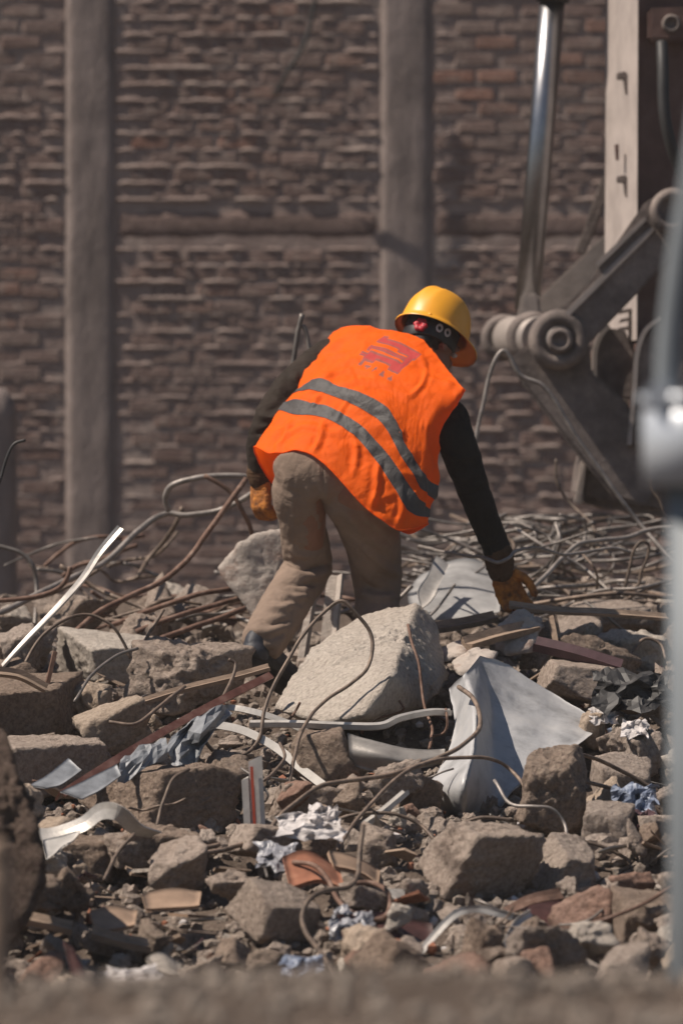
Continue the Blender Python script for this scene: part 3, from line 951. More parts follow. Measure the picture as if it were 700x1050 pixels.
for m, nm, n, lab in ((M_TILE, 'brick_crumbs', 160, 'small red brick crumbs strewn among the rubble'), (M_PAPER, 'paper_scraps', 110, 'tiny pale scraps of paper and plaster in the rubble'), (M_BLUE, 'plastic_scraps', 26, 'tiny blue plastic scraps in the rubble')):
    V, FF = scatter(n, 0.008, 0.024, (-1.2, 1.2), (-3.9, 0.4), int(gg.integers(1000)), 1)
    tag(link(nm, mesh_np(nm, V + np.array([0, 0, 0.012]), FF, smooth=False), m), lab, kind='stuff')

# ------------------------------------------------------------------ sheet metal, boards and other debris
def grid_sheet(name, rows, m, label, cat, nu=8, nv=8, thick=0.003, wob=0.004, seed=0, group=None, px=True, wf=14, lin=False, flat=False):
    """sheet through a grid of (px, py, Y) points, with a real thickness"""
    G = np.array([[at(*q) if px else Vector(q) for q in r] for r in rows])
    A = np.array([(np.array([np.interp(np.linspace(0, len(r) - 1, (len(r) - 1) * nu + 1), np.arange(len(r)), r[:, k]) for k in range(3)]).T if lin else catmull(r, nu)) for r in G])
    A = np.array([catmull(A[:, j], nv) for j in range(A.shape[1])])
    n1, n2 = A.shape[0], A.shape[1]
    V = A.reshape(-1, 3)
    F = [(i * n2 + j, (i + 1) * n2 + j, (i + 1) * n2 + j + 1, i * n2 + j + 1) for i in range(n1 - 1) for j in range(n2 - 1)]
    Nn = normals(V, F)
    V = V + Nn * (wob * fbm(V * wf, 3, seed))[:, None]
    k = len(V)
    W = np.vstack([V + Nn * thick / 2, V - Nn * thick / 2])
    F2 = F + [tuple(i + k for i in f[::-1]) for f in F]
    rim = [i * n2 for i in range(n1)] + [(n1 - 1) * n2 + j for j in range(1, n2)] + [i * n2 + n2 - 1 for i in range(n1 - 2, -1, -1)] + [j for j in range(n2 - 2, 0, -1)]
    for i in range(len(rim)):
        a, b_ = rim[i], rim[(i + 1) % len(rim)]
        F2.append((a, b_, b_ + k, a + k))
    return put(name, W, F2, m, label, cat, group, smooth=not flat)

grid_sheet('metal_sheet', [
    [(461, 706, -.80), (476, 692, -.94), (492, 672, -.64), (521, 682, -.52), (566, 711, -.52), (613, 741, -.62)],
    [(466, 738, -.98), (487, 728, -1.26), (503, 718, -.84), (528, 716, -.72), (566, 734, -.72), (606, 753, -.78)],
    [(460, 772, -1.16), (485, 768, -1.44), (505, 756, -1.02), (530, 750, -.94), (560, 757, -.92), (590, 765, -.94)],
    [(442, 806, -1.36), (476, 806, -1.60), (506, 796, -1.24), (526, 785, -1.14), (546, 783, -1.10), (568, 777, -1.06)],
    [(452, 842, -1.36), (476, 847, -1.44), (504, 838, -1.34), (517, 822, -1.32), (526, 810, -1.26), (538, 798, -1.2)]],
    M_ZINC, 'large bent galvanised metal sheet with a white lit flange', 'metal sheet', 7, 7, 0.004, 0.008, 3, lin=True)
grid_sheet('metal_sheet', [
    [(430, 590, 1.3), (455, 578, 1.35), (480, 572, 1.4), (505, 580, 1.45)],
    [(418, 610, 1.0), (450, 605, 1.0), (480, 600, 1.05), (512, 604, 1.1)],
    [(425, 634, .7), (455, 636, .7), (485, 632, .75), (512, 628, .8)]],
    M_SHEET2, 'flat grey metal sheet striped by wire shadows under the reaching arm', 'metal sheet', 6, 6, 0.003, 0.006, 4)
grid_sheet('metal_bracket', [
    [(446, 570, .9), (452, 573, .9), (460, 580, .9)], [(438, 590, .8), (446, 594, .8), (452, 596, .8)],
    [(428, 606, .7), (440, 612, .7), (446, 610, .7)], [(432, 624, .65), (440, 618, .66), (450, 606, .7)]],
    M_PALE, 'forked pale metal bracket beside the right knee of the worker', 'metal bracket', 6, 5, 0.004, 0.003, 5)
grid_sheet('metal_trim', [
    [(356, 752, -1.2), (385, 760, -1.22), (420, 768, -1.22), (456, 768, -1.2)],
    [(358, 770, -1.24), (388, 774, -1.28), (420, 780, -1.28), (455, 776, -1.24)],
    [(358, 784, -1.22), (392, 792, -1.25), (424, 788, -1.25), (452, 784, -1.2)]],
    M_GREYM, 'dull grey curved metal trim left of the bent sheet', 'metal trim', 6, 5, 0.003, 0.003, 6)
def ribbon(name, pts, width, m, label, cat, thick=0.004, tw=0.0, tilt=0.0, n=7, wob=0.0, group=None, fold=0.0):
    """flat strip along (px, py, Y); fold > 0 makes an angle profile"""
    P = catmull(np.array([at(*p) for p in pts]), n)
    if wob: P += wob * np.stack([fbm(P * 12, 2, s) for s in (4, 5, 6)], 1)
    T, Nn, B = frames(P)
    rings = []
    for i in range(len(P)):
        a = tilt + tw * i / len(P)
        u = math.cos(a) * Nn[i] + math.sin(a) * B[i]; v = -math.sin(a) * Nn[i] + math.cos(a) * B[i]
        h, q = width / 2, thick / 2
        if fold:
            f = fold
            rings.append(P[i] + np.array([h * u - q * v, q * 0 * u - q * v, -q * u - q * v, -q * u + f * v, q * u + f * v, q * u + q * v, h * u + q * v]))
        else:
            rings.append(P[i] + np.array([h * u - q * v, h * u + q * v, 0.35 * h * u + q * 1.6 * v, -h * u + q * v, -h * u - q * v, -0.2 * h * u + q * 0.2 * v]))
    V, F = loft(rings)
    return put(name, V, F, m, label, cat, group, smooth=False)
ribbon('metal_strip', [(-12, 700, -.5), (20, 664, -.5), (60, 622, -.45), (86, 592, -.4), (103, 566, -.38), (124, 541, -.35)], 0.026, M_PALE, 'pale flat metal strip rising steeply at far left', 'metal strip', 0.007, 0.9, 0.3)
ribbon('metal_strip', [(-15, 838, -2.35), (20, 850, -2.3), (50, 856, -2.28), (84, 846, -2.28), (104, 832, -2.3), (122, 834, -2.34), (140, 850, -2.3), (160, 856, -2.25)], 0.05, M_PALE, 'curved pale metal strip waving along lower left', 'metal strip', 0.004, 1.3, 0.5)
ribbon('angle_bar', [(62, 812, -1.62), (120, 775, -1.4), (180, 740, -1.15), (232, 712, -.98), (276, 690, -.85)], 0.045, M_REDPROF, 'red brown steel angle bar slanting across the left rubble', 'steel bar', 0.006, 0.0, 0.75, fold=0.04)
ribbon('wooden_lath', [(138, 722, -.80), (190, 706, -.76), (240, 694, -.74), (276, 684, -.72)], 0.026, M_WOOD, 'thin tan lath just above the red brown angle bar', 'lath', 0.014, 0, 0.5)
ribbon('flat_stick', [(-10, 688, -.95), (20, 692, -.93), (48, 706, -.92)], 0.03, M_WOOD, 'short brown flat stick on the low left block', 'stick', 0.016, 0, 0.9)
ribbon('metal_channel', [(182, 738, -1.0), (226, 724, -.98), (262, 728, -1.0), (302, 742, -1.02), (344, 764, -1.05), (372, 786, -1.15)], 0.036, M_PALE, 'long pale metal channel curving below the big slab', 'metal channel', 0.005, 0.3, 0.9, fold=0.02)
ribbon('metal_channel', [(210, 738, -1.12), (250, 746, -1.12), (285, 764, -1.15), (312, 786, -1.2), (338, 806, -1.25)], 0.05, M_PLAST, 'greyish white channel slanting down beside the striped plastic strip', 'metal channel', 0.005, 0.2, 1.0, fold=0.02)
ribbon('bent_pipe', [(256, 742, -1.05), (300, 742, -1.06), (352, 744, -1.08), (390, 744, -1.08), (410, 736, -1.06), (440, 730, -1.02), (462, 730, -1.0)], 0.024, M_PALE, 'pale bent conduit lying below the big slab', 'pipe', 0.016, 0, 0.3)
grid_sheet('crumpled_sheet', [
    [(176, 756, -1.35), (196, 738, -1.3), (215, 728, -1.25), (232, 722, -1.2)],
    [(170, 772, -1.42), (192, 752, -1.28), (206, 752, -1.38), (236, 732, -1.2)],
    [(178, 784, -1.40), (184, 772, -1.42), (200, 768, -1.28), (214, 752, -1.3)],
    [(186, 796, -1.5), (190, 785, -1.4), (196, 790, -1.46), (204, 772, -1.36)]],
    M_TIN, 'crumpled grey metal sheet over the long beam fragment', 'metal sheet', 3, 3, 0.003, 0.03, 8, wf=26, lin=True, flat=True)
grid_sheet('crumpled_sheet', [
    [(124, 780, -1.55), (138, 768, -1.5), (152, 762, -1.48), (170, 758, -1.45)],
    [(122, 790, -1.62), (140, 780, -1.56), (156, 776, -1.52), (172, 768, -1.5)],
    [(120, 802, -1.64), (134, 798, -1.62), (150, 786, -1.55), (168, 778, -1.5)]],
    M_TIN, 'small crushed metal flap left of the crumpled grey sheet', 'metal sheet', 3, 3, 0.003, 0.03, 9, wf=28, lin=True, flat=True)
grid_sheet('metal_offcut', [[(30, 806, -1.78), (50, 794, -1.7), (70, 778, -1.6)], [(48, 808, -1.8), (64, 804, -1.75), (84, 790, -1.65)]], M_TIN, 'blue grey sheet corner under the red brown angle bar', 'metal sheet', 6, 6, 0.004, 0.003, 10)
grid_sheet('metal_offcut', [[(62, 812, -1.85), (92, 798, -1.75), (120, 784, -1.68)], [(84, 820, -1.88), (104, 810, -1.8), (124, 796, -1.72)]], M_TIN, 'flat blue grey offcut beside the end of the angle bar', 'metal sheet', 6, 6, 0.004, 0.004, 11)
grid_sheet('white_shard', [[(44, 862, -2.42), (62, 858, -2.38), (83, 852, -2.32)], [(46, 872, -2.46), (60, 868, -2.42), (76, 862, -2.38)], [(48, 882, -2.5), (56, 876, -2.46), (66, 868, -2.42)]], M_PLAST, 'white triangular shard under the curved pale metal strip', 'shard', 5, 5, 0.005, 0.003, 12)
# striped plastic strip
root = tag(empty('plastic_strip', at(262, 862, -1.95)), 'upright grey white plastic strip with a red stripe', 'plastic strip')
for nm, x0, x1, m, yy, top in (('panel', 251, 258, M_PLAST, 0, 797), ('panel', 259, 273, M_PLAST, .004, 778), ('red_stripe', 260.5, 263.5, M_REDL, -.004, 786)):
    a, b_ = at(x0, 866, -1.95), at(x1, top, -1.95)
    V, F = boxvf(a.x, b_.x, -1.95 + yy, -1.95 + yy + (0.003 if nm == 'red_stripe' else 0.012), a.z, b_.z)
    V[:, 0] += (V[:, 2] - a.z) * -0.05
    V[4:, 2] += RNG.uniform(-.012, .012, 4) if nm == 'panel' else 0
    put(nm, V, F, m, parent=root, smooth=False)
# paper, film, tiles and boards
def crumple(name, box, Y, m, label, cat, seed, lift=0.03, n=7, thick=0.002):
    g = np.random.default_rng(seed)
    x0, y0, x1, y1 = box
    rows = []
    for j in range(n):
        r = []
        for i in range(n):
            u, v = i / (n - 1), j / (n - 1)
            px = x0 + (x1 - x0) * (u + g.uniform(-.09, .09)); py = y0 + (y1 - y0) * (v + g.uniform(-.16, .16))
            r.append((px, py, Y - 0.18 * v * (y1 - y0) / 40 + g.uniform(-lift, lift)))
        rows.append(r)
    return grid_sheet(name, rows, m, label, cat, 3, 3, thick, lift * 0.5, seed, wf=30, lin=True, flat=True)
crumple('crumpled_paper', (284, 834, 352, 860), -2.25, M_PAPER, 'crumpled white paper lying right of the striped plastic strip', 'paper', 1, 0.03)
crumple('crumpled_paper', (318, 826, 346, 846), -2.2, M_PAPER, 'upright crumpled lilac white paper scrap behind the brown wire', 'paper', 2, 0.03)
crumple('plastic_wrap', (262, 866, 306, 892), -2.45, M_FOIL, 'torn clear plastic wrap left of the terracotta tile', 'plastic wrap', 3, 0.03)
crumple('plastic_wrap', (338, 932, 384, 962), -2.95, M_FOIL, 'torn shiny wrap trailing under the brown wire loop', 'plastic wrap', 4, 0.03)
crumple('plastic_wrap', (288, 982, 330, 1004), -3.45, M_BLUE, 'blue plastic wrap in the gravel at bottom centre', 'plastic wrap', 5, 0.03)
crumple('plastic_bag', (630, 806, 672, 836), -1.65, M_BLUE, 'pale blue plastic bag scrap beside the right post', 'plastic bag', 6, 0.04)
crumple('cloth_scrap', (628, 830, 672, 856), -1.8, M_DWOOD, 'dark purple cloth scrap below the pale blue bag', 'cloth', 7, 0.03)
crumple('paper_scrap', (604, 724, 632, 742), -.72, M_PAPER, 'small lilac paper scrap below the smooth humped stone', 'paper', 8, 0.02)
crumple('paper_scrap', (636, 738, 664, 756), -.95, M_PAPER, 'small pale paper scrap near the right post', 'paper', 9, 0.02)
crumple('paper_scrap', (108, 992, 165, 1018), -3.9, M_PAPER, 'blurred white paper at the bottom left', 'paper', 10, 0.03)
crumple('tarpaulin_scrap', (612, 690, 690, 728), -.62, M_RUBBER, 'black tarpaulin scrap right of the smooth humped stone', 'tarpaulin', 11, 0.05)
grid_sheet('terracotta_tile', [[(290, 880, -2.55), (316, 874, -2.5), (346, 892, -2.45)], [(298, 912, -2.72), (326, 904, -2.66), (352, 912, -2.6)]], M_TILE, 'broken terracotta tile left of the brown wire loop', 'tile', 5, 5, 0.014, 0.003, 21)
grid_sheet('terracotta_tile', [[(336, 874, -2.4), (362, 880, -2.36), (388, 894, -2.3)], [(342, 890, -2.5), (368, 896, -2.45), (386, 908, -2.4)]], M_CARD, 'brown tile piece behind the terracotta tile', 'tile', 5, 5, 0.014, 0.003, 22)
grid_sheet('maroon_sheet', [[(345, 934, -2.95), (385, 934, -2.9), (442, 948, -2.85)], [(352, 962, -3.1), (395, 970, -3.05), (448, 986, -3.0)]], M_MAROON, 'dark maroon sheet lying below the brown wire loop', 'sheet', 6, 5, 0.005, 0.008, 23)
grid_sheet('maroon_sheet', [[(536, 920, -2.65), (566, 922, -2.62), (596, 930, -2.6)], [(540, 960, -2.85), (568, 966, -2.8), (590, 972, -2.8)]], M_MAROON, 'dark red sheet wedged under the cube like chunk', 'sheet', 6, 5, 0.005, 0.008, 24)
def board(name, pts, wd, m, label, cat, thick=0.02, tilt=0.4):
    return ribbon(name, pts, wd, m, label, cat, thick, 0, tilt, 5)
grid_sheet('tan_board', [[(146, 918, -2.75), (176, 912, -2.7), (206, 916, -2.65)], [(150, 934, -2.85), (180, 932, -2.82), (204, 930, -2.78)]], M_CARD, 'flat tan board piece lying left of the squarish grey block', 'board', 4, 4, 0.012, 0.003, 25)
grid_sheet('tan_board', [[(92, 936, -2.95), (116, 930, -2.9), (140, 936, -2.85)], [(98, 956, -3.08), (122, 954, -3.05), (138, 950, -3.0)]], M_CARD, 'flat tan board piece above the short grey plank', 'board', 4, 4, 0.012, 0.003, 26)
board('short_plank', [(94, 956, -3.15), (122, 964, -3.14), (154, 970, -3.12)], 0.05, M_WOOD, 'short grey plank at lower left in the gravel', 'plank')
board('short_plank', [(8, 938, -3.05), (40, 944, -3.05), (74, 952, -3.04)], 0.05, M_WOOD, 'dark short plank at far lower left', 'plank')
grid_sheet('pale_tile', [[(150, 984, -3.5), (166, 978, -3.45), (184, 990, -3.4)], [(160, 996, -3.6), (174, 1000, -3.58), (182, 1000, -3.5)]], M_CONW, 'pale flat tile chip at the bottom left', 'tile', 4, 4, 0.012, 0.002, 27)
grid_sheet('leaning_splinter', [[(66, 966, -3.75), (74, 972, -3.75), (80, 984, -3.75)], [(74, 1000, -3.8), (86, 1004, -3.8), (96, 1018, -3.8)]], M_MAROON, 'dark leaning splinter in front of the red brick crumbs', 'splinter', 4, 4, 0.008, 0.003, 28)
# what the worker holds and the heap beneath it
board('long_batten', [(522, 620, .12), (570, 626, .14), (620, 628, .2), (684, 633, .3)], 0.036, M_WOOD, 'long flat batten held in the right glove of the worker', 'batten', 0.012, 0.5)
board('dark_timber', [(548, 660, -.25), (590, 670, -.28), (636, 684, -.3)], 0.05, M_DWOOD, 'dark purple painted timber right of the debris under the hand', 'timber', 0.03, 0.5)
board('brown_timber', [(478, 660, -.2), (512, 650, -.1), (548, 642, 0.0)], 0.05, M_WOOD, 'brown broken timber left of the debris under the hand', 'timber', 0.025, 0.5)
board('brown_timber', [(430, 646, .2), (470, 640, .25), (508, 632, .3)], 0.045, M_WOOD, 'flat brown timber behind the big pale slab', 'timber', 0.02, 0.5)
board('wooden_stake', [(566, 632, .02), (570, 652, 0.0), (573, 672, -.02)], 0.028, M_WOOD, 'short upright stake end under the long batten', 'stake', 0.02, 0.5)
board('white_batten', [(344, 590, .55), (341, 620, .5), (337, 660, .45)], 0.055, M_PLASTER, 'upright white painted batten between the legs of the worker', 'batten', 0.02, 0.2)
board('white_batten', [(322, 600, .6), (316, 640, .55), (308, 690, .5)], 0.05, M_PLASTER, 'leaning pale batten left of the upright white batten', 'batten', 0.02, 0.2)
hull_rock([(508, 640, .0), (530, 622, .02), (560, 634, .06), (548, 668, -.1), (520, 674, -.12), (504, 664, -.05), (540, 640, .2), (520, 660, .2)], 'pale flat lump of rubble directly under the right glove', M_PLASTER, 91, 4, 0.012, 'wall_fragment', 30)
hull_rock([(540, 640, .05), (566, 636, .08), (572, 668, .0), (556, 690, -.08), (530, 690, -.05), (560, 650, .25), (540, 670, .2)], 'dark crumbled lump below the wooden stake', M_CONB, 92, 4, 0.016, 'wall_fragment', 30)
hull_rock([(462, 678, -.3), (490, 664, -.25), (512, 668, -.3), (500, 690, -.42), (470, 694, -.42), (490, 680, -.1), (470, 680, -.1)], 'white plaster lump above the bent metal sheet', M_PLASTER, 93, 4, 0.010, 'wall_fragment', 30)
hull_rock([(444, 668, -.1), (468, 656, -.05), (488, 660, -.1), (478, 676, -.2), (452, 680, -.2), (470, 668, .1), (455, 668, .1)], 'small whitish plaster lump right of the big slab', M_PLASTER, 94, 4, 0.010, 'wall_fragment', 30)
ribbon('white_pipe', [(604, 892, -2.0), (640, 897, -2.0), (668, 902, -2.0), (700, 908, -2.0)], 0.055, M_PLAST, 'white plastic pipe right of the cube like chunk', 'pipe', 0.045)
ribbon('white_stick', [(373, 846, -1.95), (392, 832, -1.9), (416, 812, -1.8)], 0.022, M_PLAST, 'short white stick by the upright rounded stone', 'stick', 0.015)
ribbon('foil_strip', [(430, 978, -3.1), (446, 958, -3.05), (466, 938, -3.02), (488, 932, -3.0), (510, 936, -3.0), (526, 940, -3.0)], 0.022, M_PALE, 'shiny bent metal strip below the wedge boulder', 'metal strip', 0.004, 1.2, 0.3)
ribbon('foil_strip', [(512, 990, -3.15), (520, 966, -3.1), (530, 946, -3.05), (544, 936, -3.0)], 0.022, M_PALE, 'short shiny strip standing beside the narrow shard', 'metal strip', 0.004, 0.8, 0.5)
ribbon('brown_strip', [(520, 934, -2.85), (545, 922, -2.8), (575, 916, -2.75)], 0.035, M_RUST, 'curled brown strip right of the shiny bent strip', 'metal strip', 0.004, 0.6, 0.4)
ribbon('iron_stub', [(49, 702, -.7), (52, 690, -.7), (57, 668, -.7)], 0.018, M_RUST, 'short rusty iron stub poking up at left', 'iron stub', 0.012)

# ------------------------------------------------------------------ wires and reinforcing bars
G1 = 'bent wires and bars in the rubble'
WIRES = [
 ('steel_cable', .011, M_STEEL, 'thick grey cable ending in a flat loop behind the left glove', [(-10, 634, .6), (45, 606, .8), (75, 592, .9), (110, 575, 1.0), (140, 546, 1.1), (168, 527, 1.2), (192, 528, 1.2), (224, 523, 1.2), (252, 511, 1.15), (262, 500, 1.12), (254, 489, 1.1), (224, 488, 1.1), (198, 491, 1.1), (177, 498, 1.12), (170, 510, 1.14), (173, 524, 1.16)]),
 ('rebar', .010, M_RUST, 'long rusty bar rising to the left glove', [(66, 658, .3), (104, 626, .5), (136, 610, .6), (168, 594, .7), (192, 574, .75), (212, 546, .8), (236, 514, .85), (253, 491, .9)]),
 ('rebar', .009, M_RUST, 'short bar crossing the long rusty bar near the glove', [(210, 487, 1.0), (234, 502, 1.0), (248, 522, 1.0), (258, 546, 1.05), (262, 600, 1.1), (266, 660, 1.1)]),
 ('steel_cable', .009, M_STEEL, 'grey cable end curling down at the left edge', [(-12, 557, 1.4), (6, 562, 1.4), (22, 568, 1.4), (34, 581, 1.4), (38, 602, 1.4), (36, 650, 1.3)]),
 ('rebar', .009, M_RUST, 'bent bar with upturned end at far left', [(-12, 617, .5), (20, 614, .5), (44, 610, .5), (62, 602, .5), (70, 590, .5), (72, 581, .5)]),
 ('rebar', .009, M_WIRE, 'dark straight bar leaning behind the pale flat strip', [(62, 579, 1.0), (95, 600, 1.0), (120, 613, .95), (152, 626, .9), (170, 648, .8)]),
 ('rebar', .010, M_RUST, 'upper of three parallel rusty bars left of the leg', [(112, 642, .7), (150, 628, .75), (200, 610, .8), (246, 602, .9)]),
 ('rebar', .010, M_RUST, 'middle of three parallel rusty bars left of the leg', [(140, 648, .55), (180, 632, .6), (215, 622, .7), (250, 612, .8)]),
 ('rebar', .010, M_RUST, 'lowest of three parallel rusty bars left of the leg', [(165, 655, .4), (205, 640, .5), (252, 624, .6)]),
 ('steel_wire', .0055, M_WIRE, 'thin brown wire arching over the flat topped block', [(18, 694, -.3), (38, 660, -.25), (62, 638, -.2), (88, 630, -.15), (112, 640, -.15), (126, 658, -.15), (134, 676, -.15)]),
 ('steel_wire', .0055, M_STEEL, 'thin wire curving below the arched brown wire', [(76, 720, -.75), (95, 691, -.6), (118, 673, -.5), (142, 665, -.45)]),
 ('steel_wire', .006, M_WIRE, 'straight stiff wire leaning over the rough boulder', [(136, 690, -.42), (150, 654, -.35), (168, 625, -.3)]),
 ('steel_wire', .006, M_RUBBER, 'dark hooked wire at the left edge before the post', [(-12, 520, .2), (0, 495, .2), (6, 472, .2), (14, 456, .2), (26, 451, .2)]),
 ('rebar', .010, M_STEEL, 'taller upright bar behind the left shoulder', [(282, 640, 1.0), (288, 520, .95), (294, 430, .9), (301, 372, .9), (305, 345, .9), (310, 322, .9)]),
 ('rebar', .008, M_STEEL, 'shorter curved bar behind the left shoulder', [(318, 640, 1.0), (320, 480, .95), (318, 380, .9), (316, 350, .9), (313, 338, .9), (310, 334, .9)]),
 ('steel_wire', .006, M_WIRE, 'brown wire looping high over the big pale slab', [(224, 796, -1.35), (203, 777, -1.32), (199, 762, -1.3), (207, 757, -1.28), (224, 774, -1.25), (248, 775, -1.2), (265, 758, -1.15), (272, 728, -1.1), (284, 696, -1.05), (308, 656, -1.0), (336, 624, -.95), (352, 616, -.95), (368, 632, -.95), (382, 656, -.96), (376, 684, -1.0), (358, 702, -1.05), (332, 720, -1.1), (312, 744, -1.2), (302, 776, -1.35), (295, 818, -1.55)]),
 ('steel_wire', .0075, M_WIRE, 'long brown wire running from the curl to the metal sheet', [(179, 898, -2.25), (188, 877, -2.15), (203, 865, -2.1), (224, 866, -2.15), (200, 872, -2.2), (178, 876, -2.3), (175, 886, -2.3), (184, 880, -2.35), (235, 870, -2.2), (270, 855, -2.1), (295, 830, -2.0), (325, 808, -1.9), (350, 802, -1.85), (395, 795, -1.8), (430, 785, -1.75), (470, 767, -1.65), (492, 745, -1.45), (487, 720, -1.3), (470, 704, -1.15)]),
 ('steel_wire', .006, M_WIRE, 'brown wire rising to the bent sheet from the round stone', [(346, 872, -2.2), (370, 835, -2.0), (410, 795, -1.85), (440, 782, -1.75), (460, 778, -1.7), (500, 778, -1.65), (524, 790, -1.6), (545, 815, -1.75)]),
 ('steel_wire', .006, M_WIRE, 'low brown wire sagging in front of the shaded chunk', [(340, 842, -1.95), (370, 834, -1.95), (405, 835, -1.95), (430, 845, -1.95), (446, 862, -2.0)]),
 ('steel_wire', .0065, M_WIRE, 'upper of two brown wires reaching to the right post', [(572, 768, -1.6), (600, 775, -1.5), (622, 783, -1.45), (650, 797, -1.4), (684, 818, -1.4)]),
 ('steel_wire', .0065, M_WIRE, 'lower of two brown wires reaching to the right post', [(592, 800, -1.7), (612, 804, -1.65), (640, 812, -1.6), (663, 822, -1.6), (682, 840, -1.6)]),
 ('steel_wire', .0055, M_STEEL, 'grey wire bent round the tall brown chunk', [(506, 800, -1.85), (522, 824, -1.95), (545, 827, -2.0), (565, 829, -2.0), (577, 843, -2.0), (581, 862, -2.05)]),
 ('steel_wire', .006, M_WIRE, 'short dark wire arching below the bent sheet', [(466, 854, -1.95), (478, 843, -1.9), (496, 838, -1.9), (526, 841, -1.9)]),
 ('steel_wire', .006, M_WIRE, 'wire hook behind the white pipe', [(588, 862, -2.1), (615, 868, -2.1), (640, 880, -2.1), (646, 888, -2.12), (632, 893, -2.15), (612, 891, -2.15)]),
 ('steel_wire', .0075, M_WIRE, 'thick brown wire hooking down beside the squarish block', [(372, 846, -2.75), (368, 884, -2.85), (366, 900, -2.9), (357, 910, -2.95), (334, 913, -3.0), (317, 923, -3.05), (310, 942, -3.1), (316, 960, -3.2), (329, 977, -3.35), (345, 1004, -3.55)]),
 ('steel_wire', .0075, M_RUST, 'rusty wire making a big loop at lower centre', [(300, 884, -2.6), (322, 887, -2.65), (335, 901, -2.75), (347, 923, -2.85), (369, 940, -2.95), (391, 942, -2.95), (399, 928, -2.85), (395, 913, -2.8), (382, 905, -2.75), (364, 906, -2.75)]),
 ('steel_wire', .005, M_RUST, 'thin rusty wire down the dark side of the big slab', [(419, 640, -.62), (424, 662, -.7), (430, 684, -.74), (434, 720, -.8), (443, 748, -.95), (440, 768, -1.1)]),
 ('steel_wire', .006, M_WIRE, 'dark hooked wire standing before the rough boulder', [(234, 676, -.8), (241, 682, -.8), (236, 700, -.85), (226, 720, -.95), (214, 738, -1.0)]),
 ('steel_wire', .0085, M_STEEL, 'long grey rod slanting down from the bucket joint', [(520, 600, 1.4), (500, 540, 1.5), (486, 480, 1.6), (489, 445, 1.6), (496, 412, 1.6), (504, 378, 1.6), (514, 360, 1.6), (522, 366, 1.6), (533, 386, 1.6), (555, 395, 1.6), (571, 415, 1.6), (590, 447, 1.6), (612, 478, 1.6), (637, 513, 1.6), (656, 538, 1.6), (675, 560, 1.55), (700, 584, 1.5)]),
 ('steel_wire', .0055, M_WIRE, 'thin dark wire before the bucket', [(570, 470, 2.3), (571, 497, 2.3), (584, 516, 2.3), (604, 536, 2.2), (618, 560, 2.1)]),
 ('steel_wire', .006, M_WIRE, 'dark wire near the right post below the clamp', [(670, 470, 1.8), (667, 498, 1.8), (676, 514, 1.8), (684, 530, 1.8), (700, 548, 1.8)]),
 ('rebar', .0085, M_STEEL, 'long bar curving from the right glove over the rebar heap', [(528, 626, .7), (541, 608, .8), (558, 591, .9), (577, 571, 1.0), (593, 558, 1.05), (615, 554, 1.1), (643, 551, 1.15), (666, 543, 1.2), (700, 540, 1.2)]),
 ('steel_wire', .006, M_WIRE, 'dark wire twisted into a tall loop in the rebar heap', [(640, 606, 1.2), (646, 580, 1.2), (651, 563, 1.2), (658, 555, 1.2), (665, 560, 1.2), (663, 574, 1.2), (657, 587, 1.2), (654, 600, 1.2), (643, 608, 1.2), (650, 620, 1.2)]),
 ('rebar', .006, M_STEEL, 'bar bending around the glove cuff of the reaching arm', [(430, 560, .9), (455, 566, .6), (480, 570, .25), (498, 573, .06), (510, 577, .04), (522, 572, .06), (530, 565, .15), (546, 562, .3), (560, 564, .5), (577, 569, .7), (604, 566, .8), (627, 562, .85), (645, 566, .9)]),
 ('steel_wire', .0055, M_WIRE, 'thin wire drooping over the long rounded beam fragment', [(194, 789, -1.85), (178, 799, -1.9), (168, 820, -1.95), (161, 843, -2.0), (154, 872, -2.1)]),
 ('steel_wire', .0055, M_WIRE, 'thin slanting wire at the end of the curved pale strip', [(138, 855, -2.4), (120, 877, -2.45), (108, 902, -2.55)]),
 ('steel_wire', .006, M_WIRE, 'wire running over the lath into the boulder', [(112, 740, -1.2), (140, 742, -1.2), (166, 722, -1.1), (190, 704, -1.0)]),
 ('steel_wire', .005, M_WIRE, 'fine wire between the striped strip and the slab channels', [(270, 800, -1.6), (282, 790, -1.5), (292, 776, -1.4), (286, 762, -1.3)]),
 ('steel_wire', .006, M_RUST, 'rusty twig like wire before the dark corner chunk', [(596, 950, -3.2), (630, 940, -3.2), (660, 926, -3.15), (690, 908, -3.1)]),
 ('steel_wire', .005, M_RUST, 'fine rusty wire lying left of the cracked corner block', [(490, 1000, -3.5), (520, 992, -3.5), (545, 1000, -3.5)]),
 ('steel_wire', .0055, M_WIRE, 'wire arc just before the far grey block', [(640, 690, .1), (648, 668, .15), (660, 655, .2), (676, 660, .2), (682, 676, .15)]),
 ('steel_wire', .005, M_STEEL, 'fine wire loop left of the striped strip bottom', [(296, 888, -2.5), (282, 874, -2.45), (272, 862, -2.4), (268, 880, -2.5), (274, 900, -2.6)]),
]
for nm, r, m, lab, pts in WIRES:
    wire_obj(nm, pts, r, m, lab, G1, cat='wire' if nm != 'rebar' else 'rebar', jit=0.004)
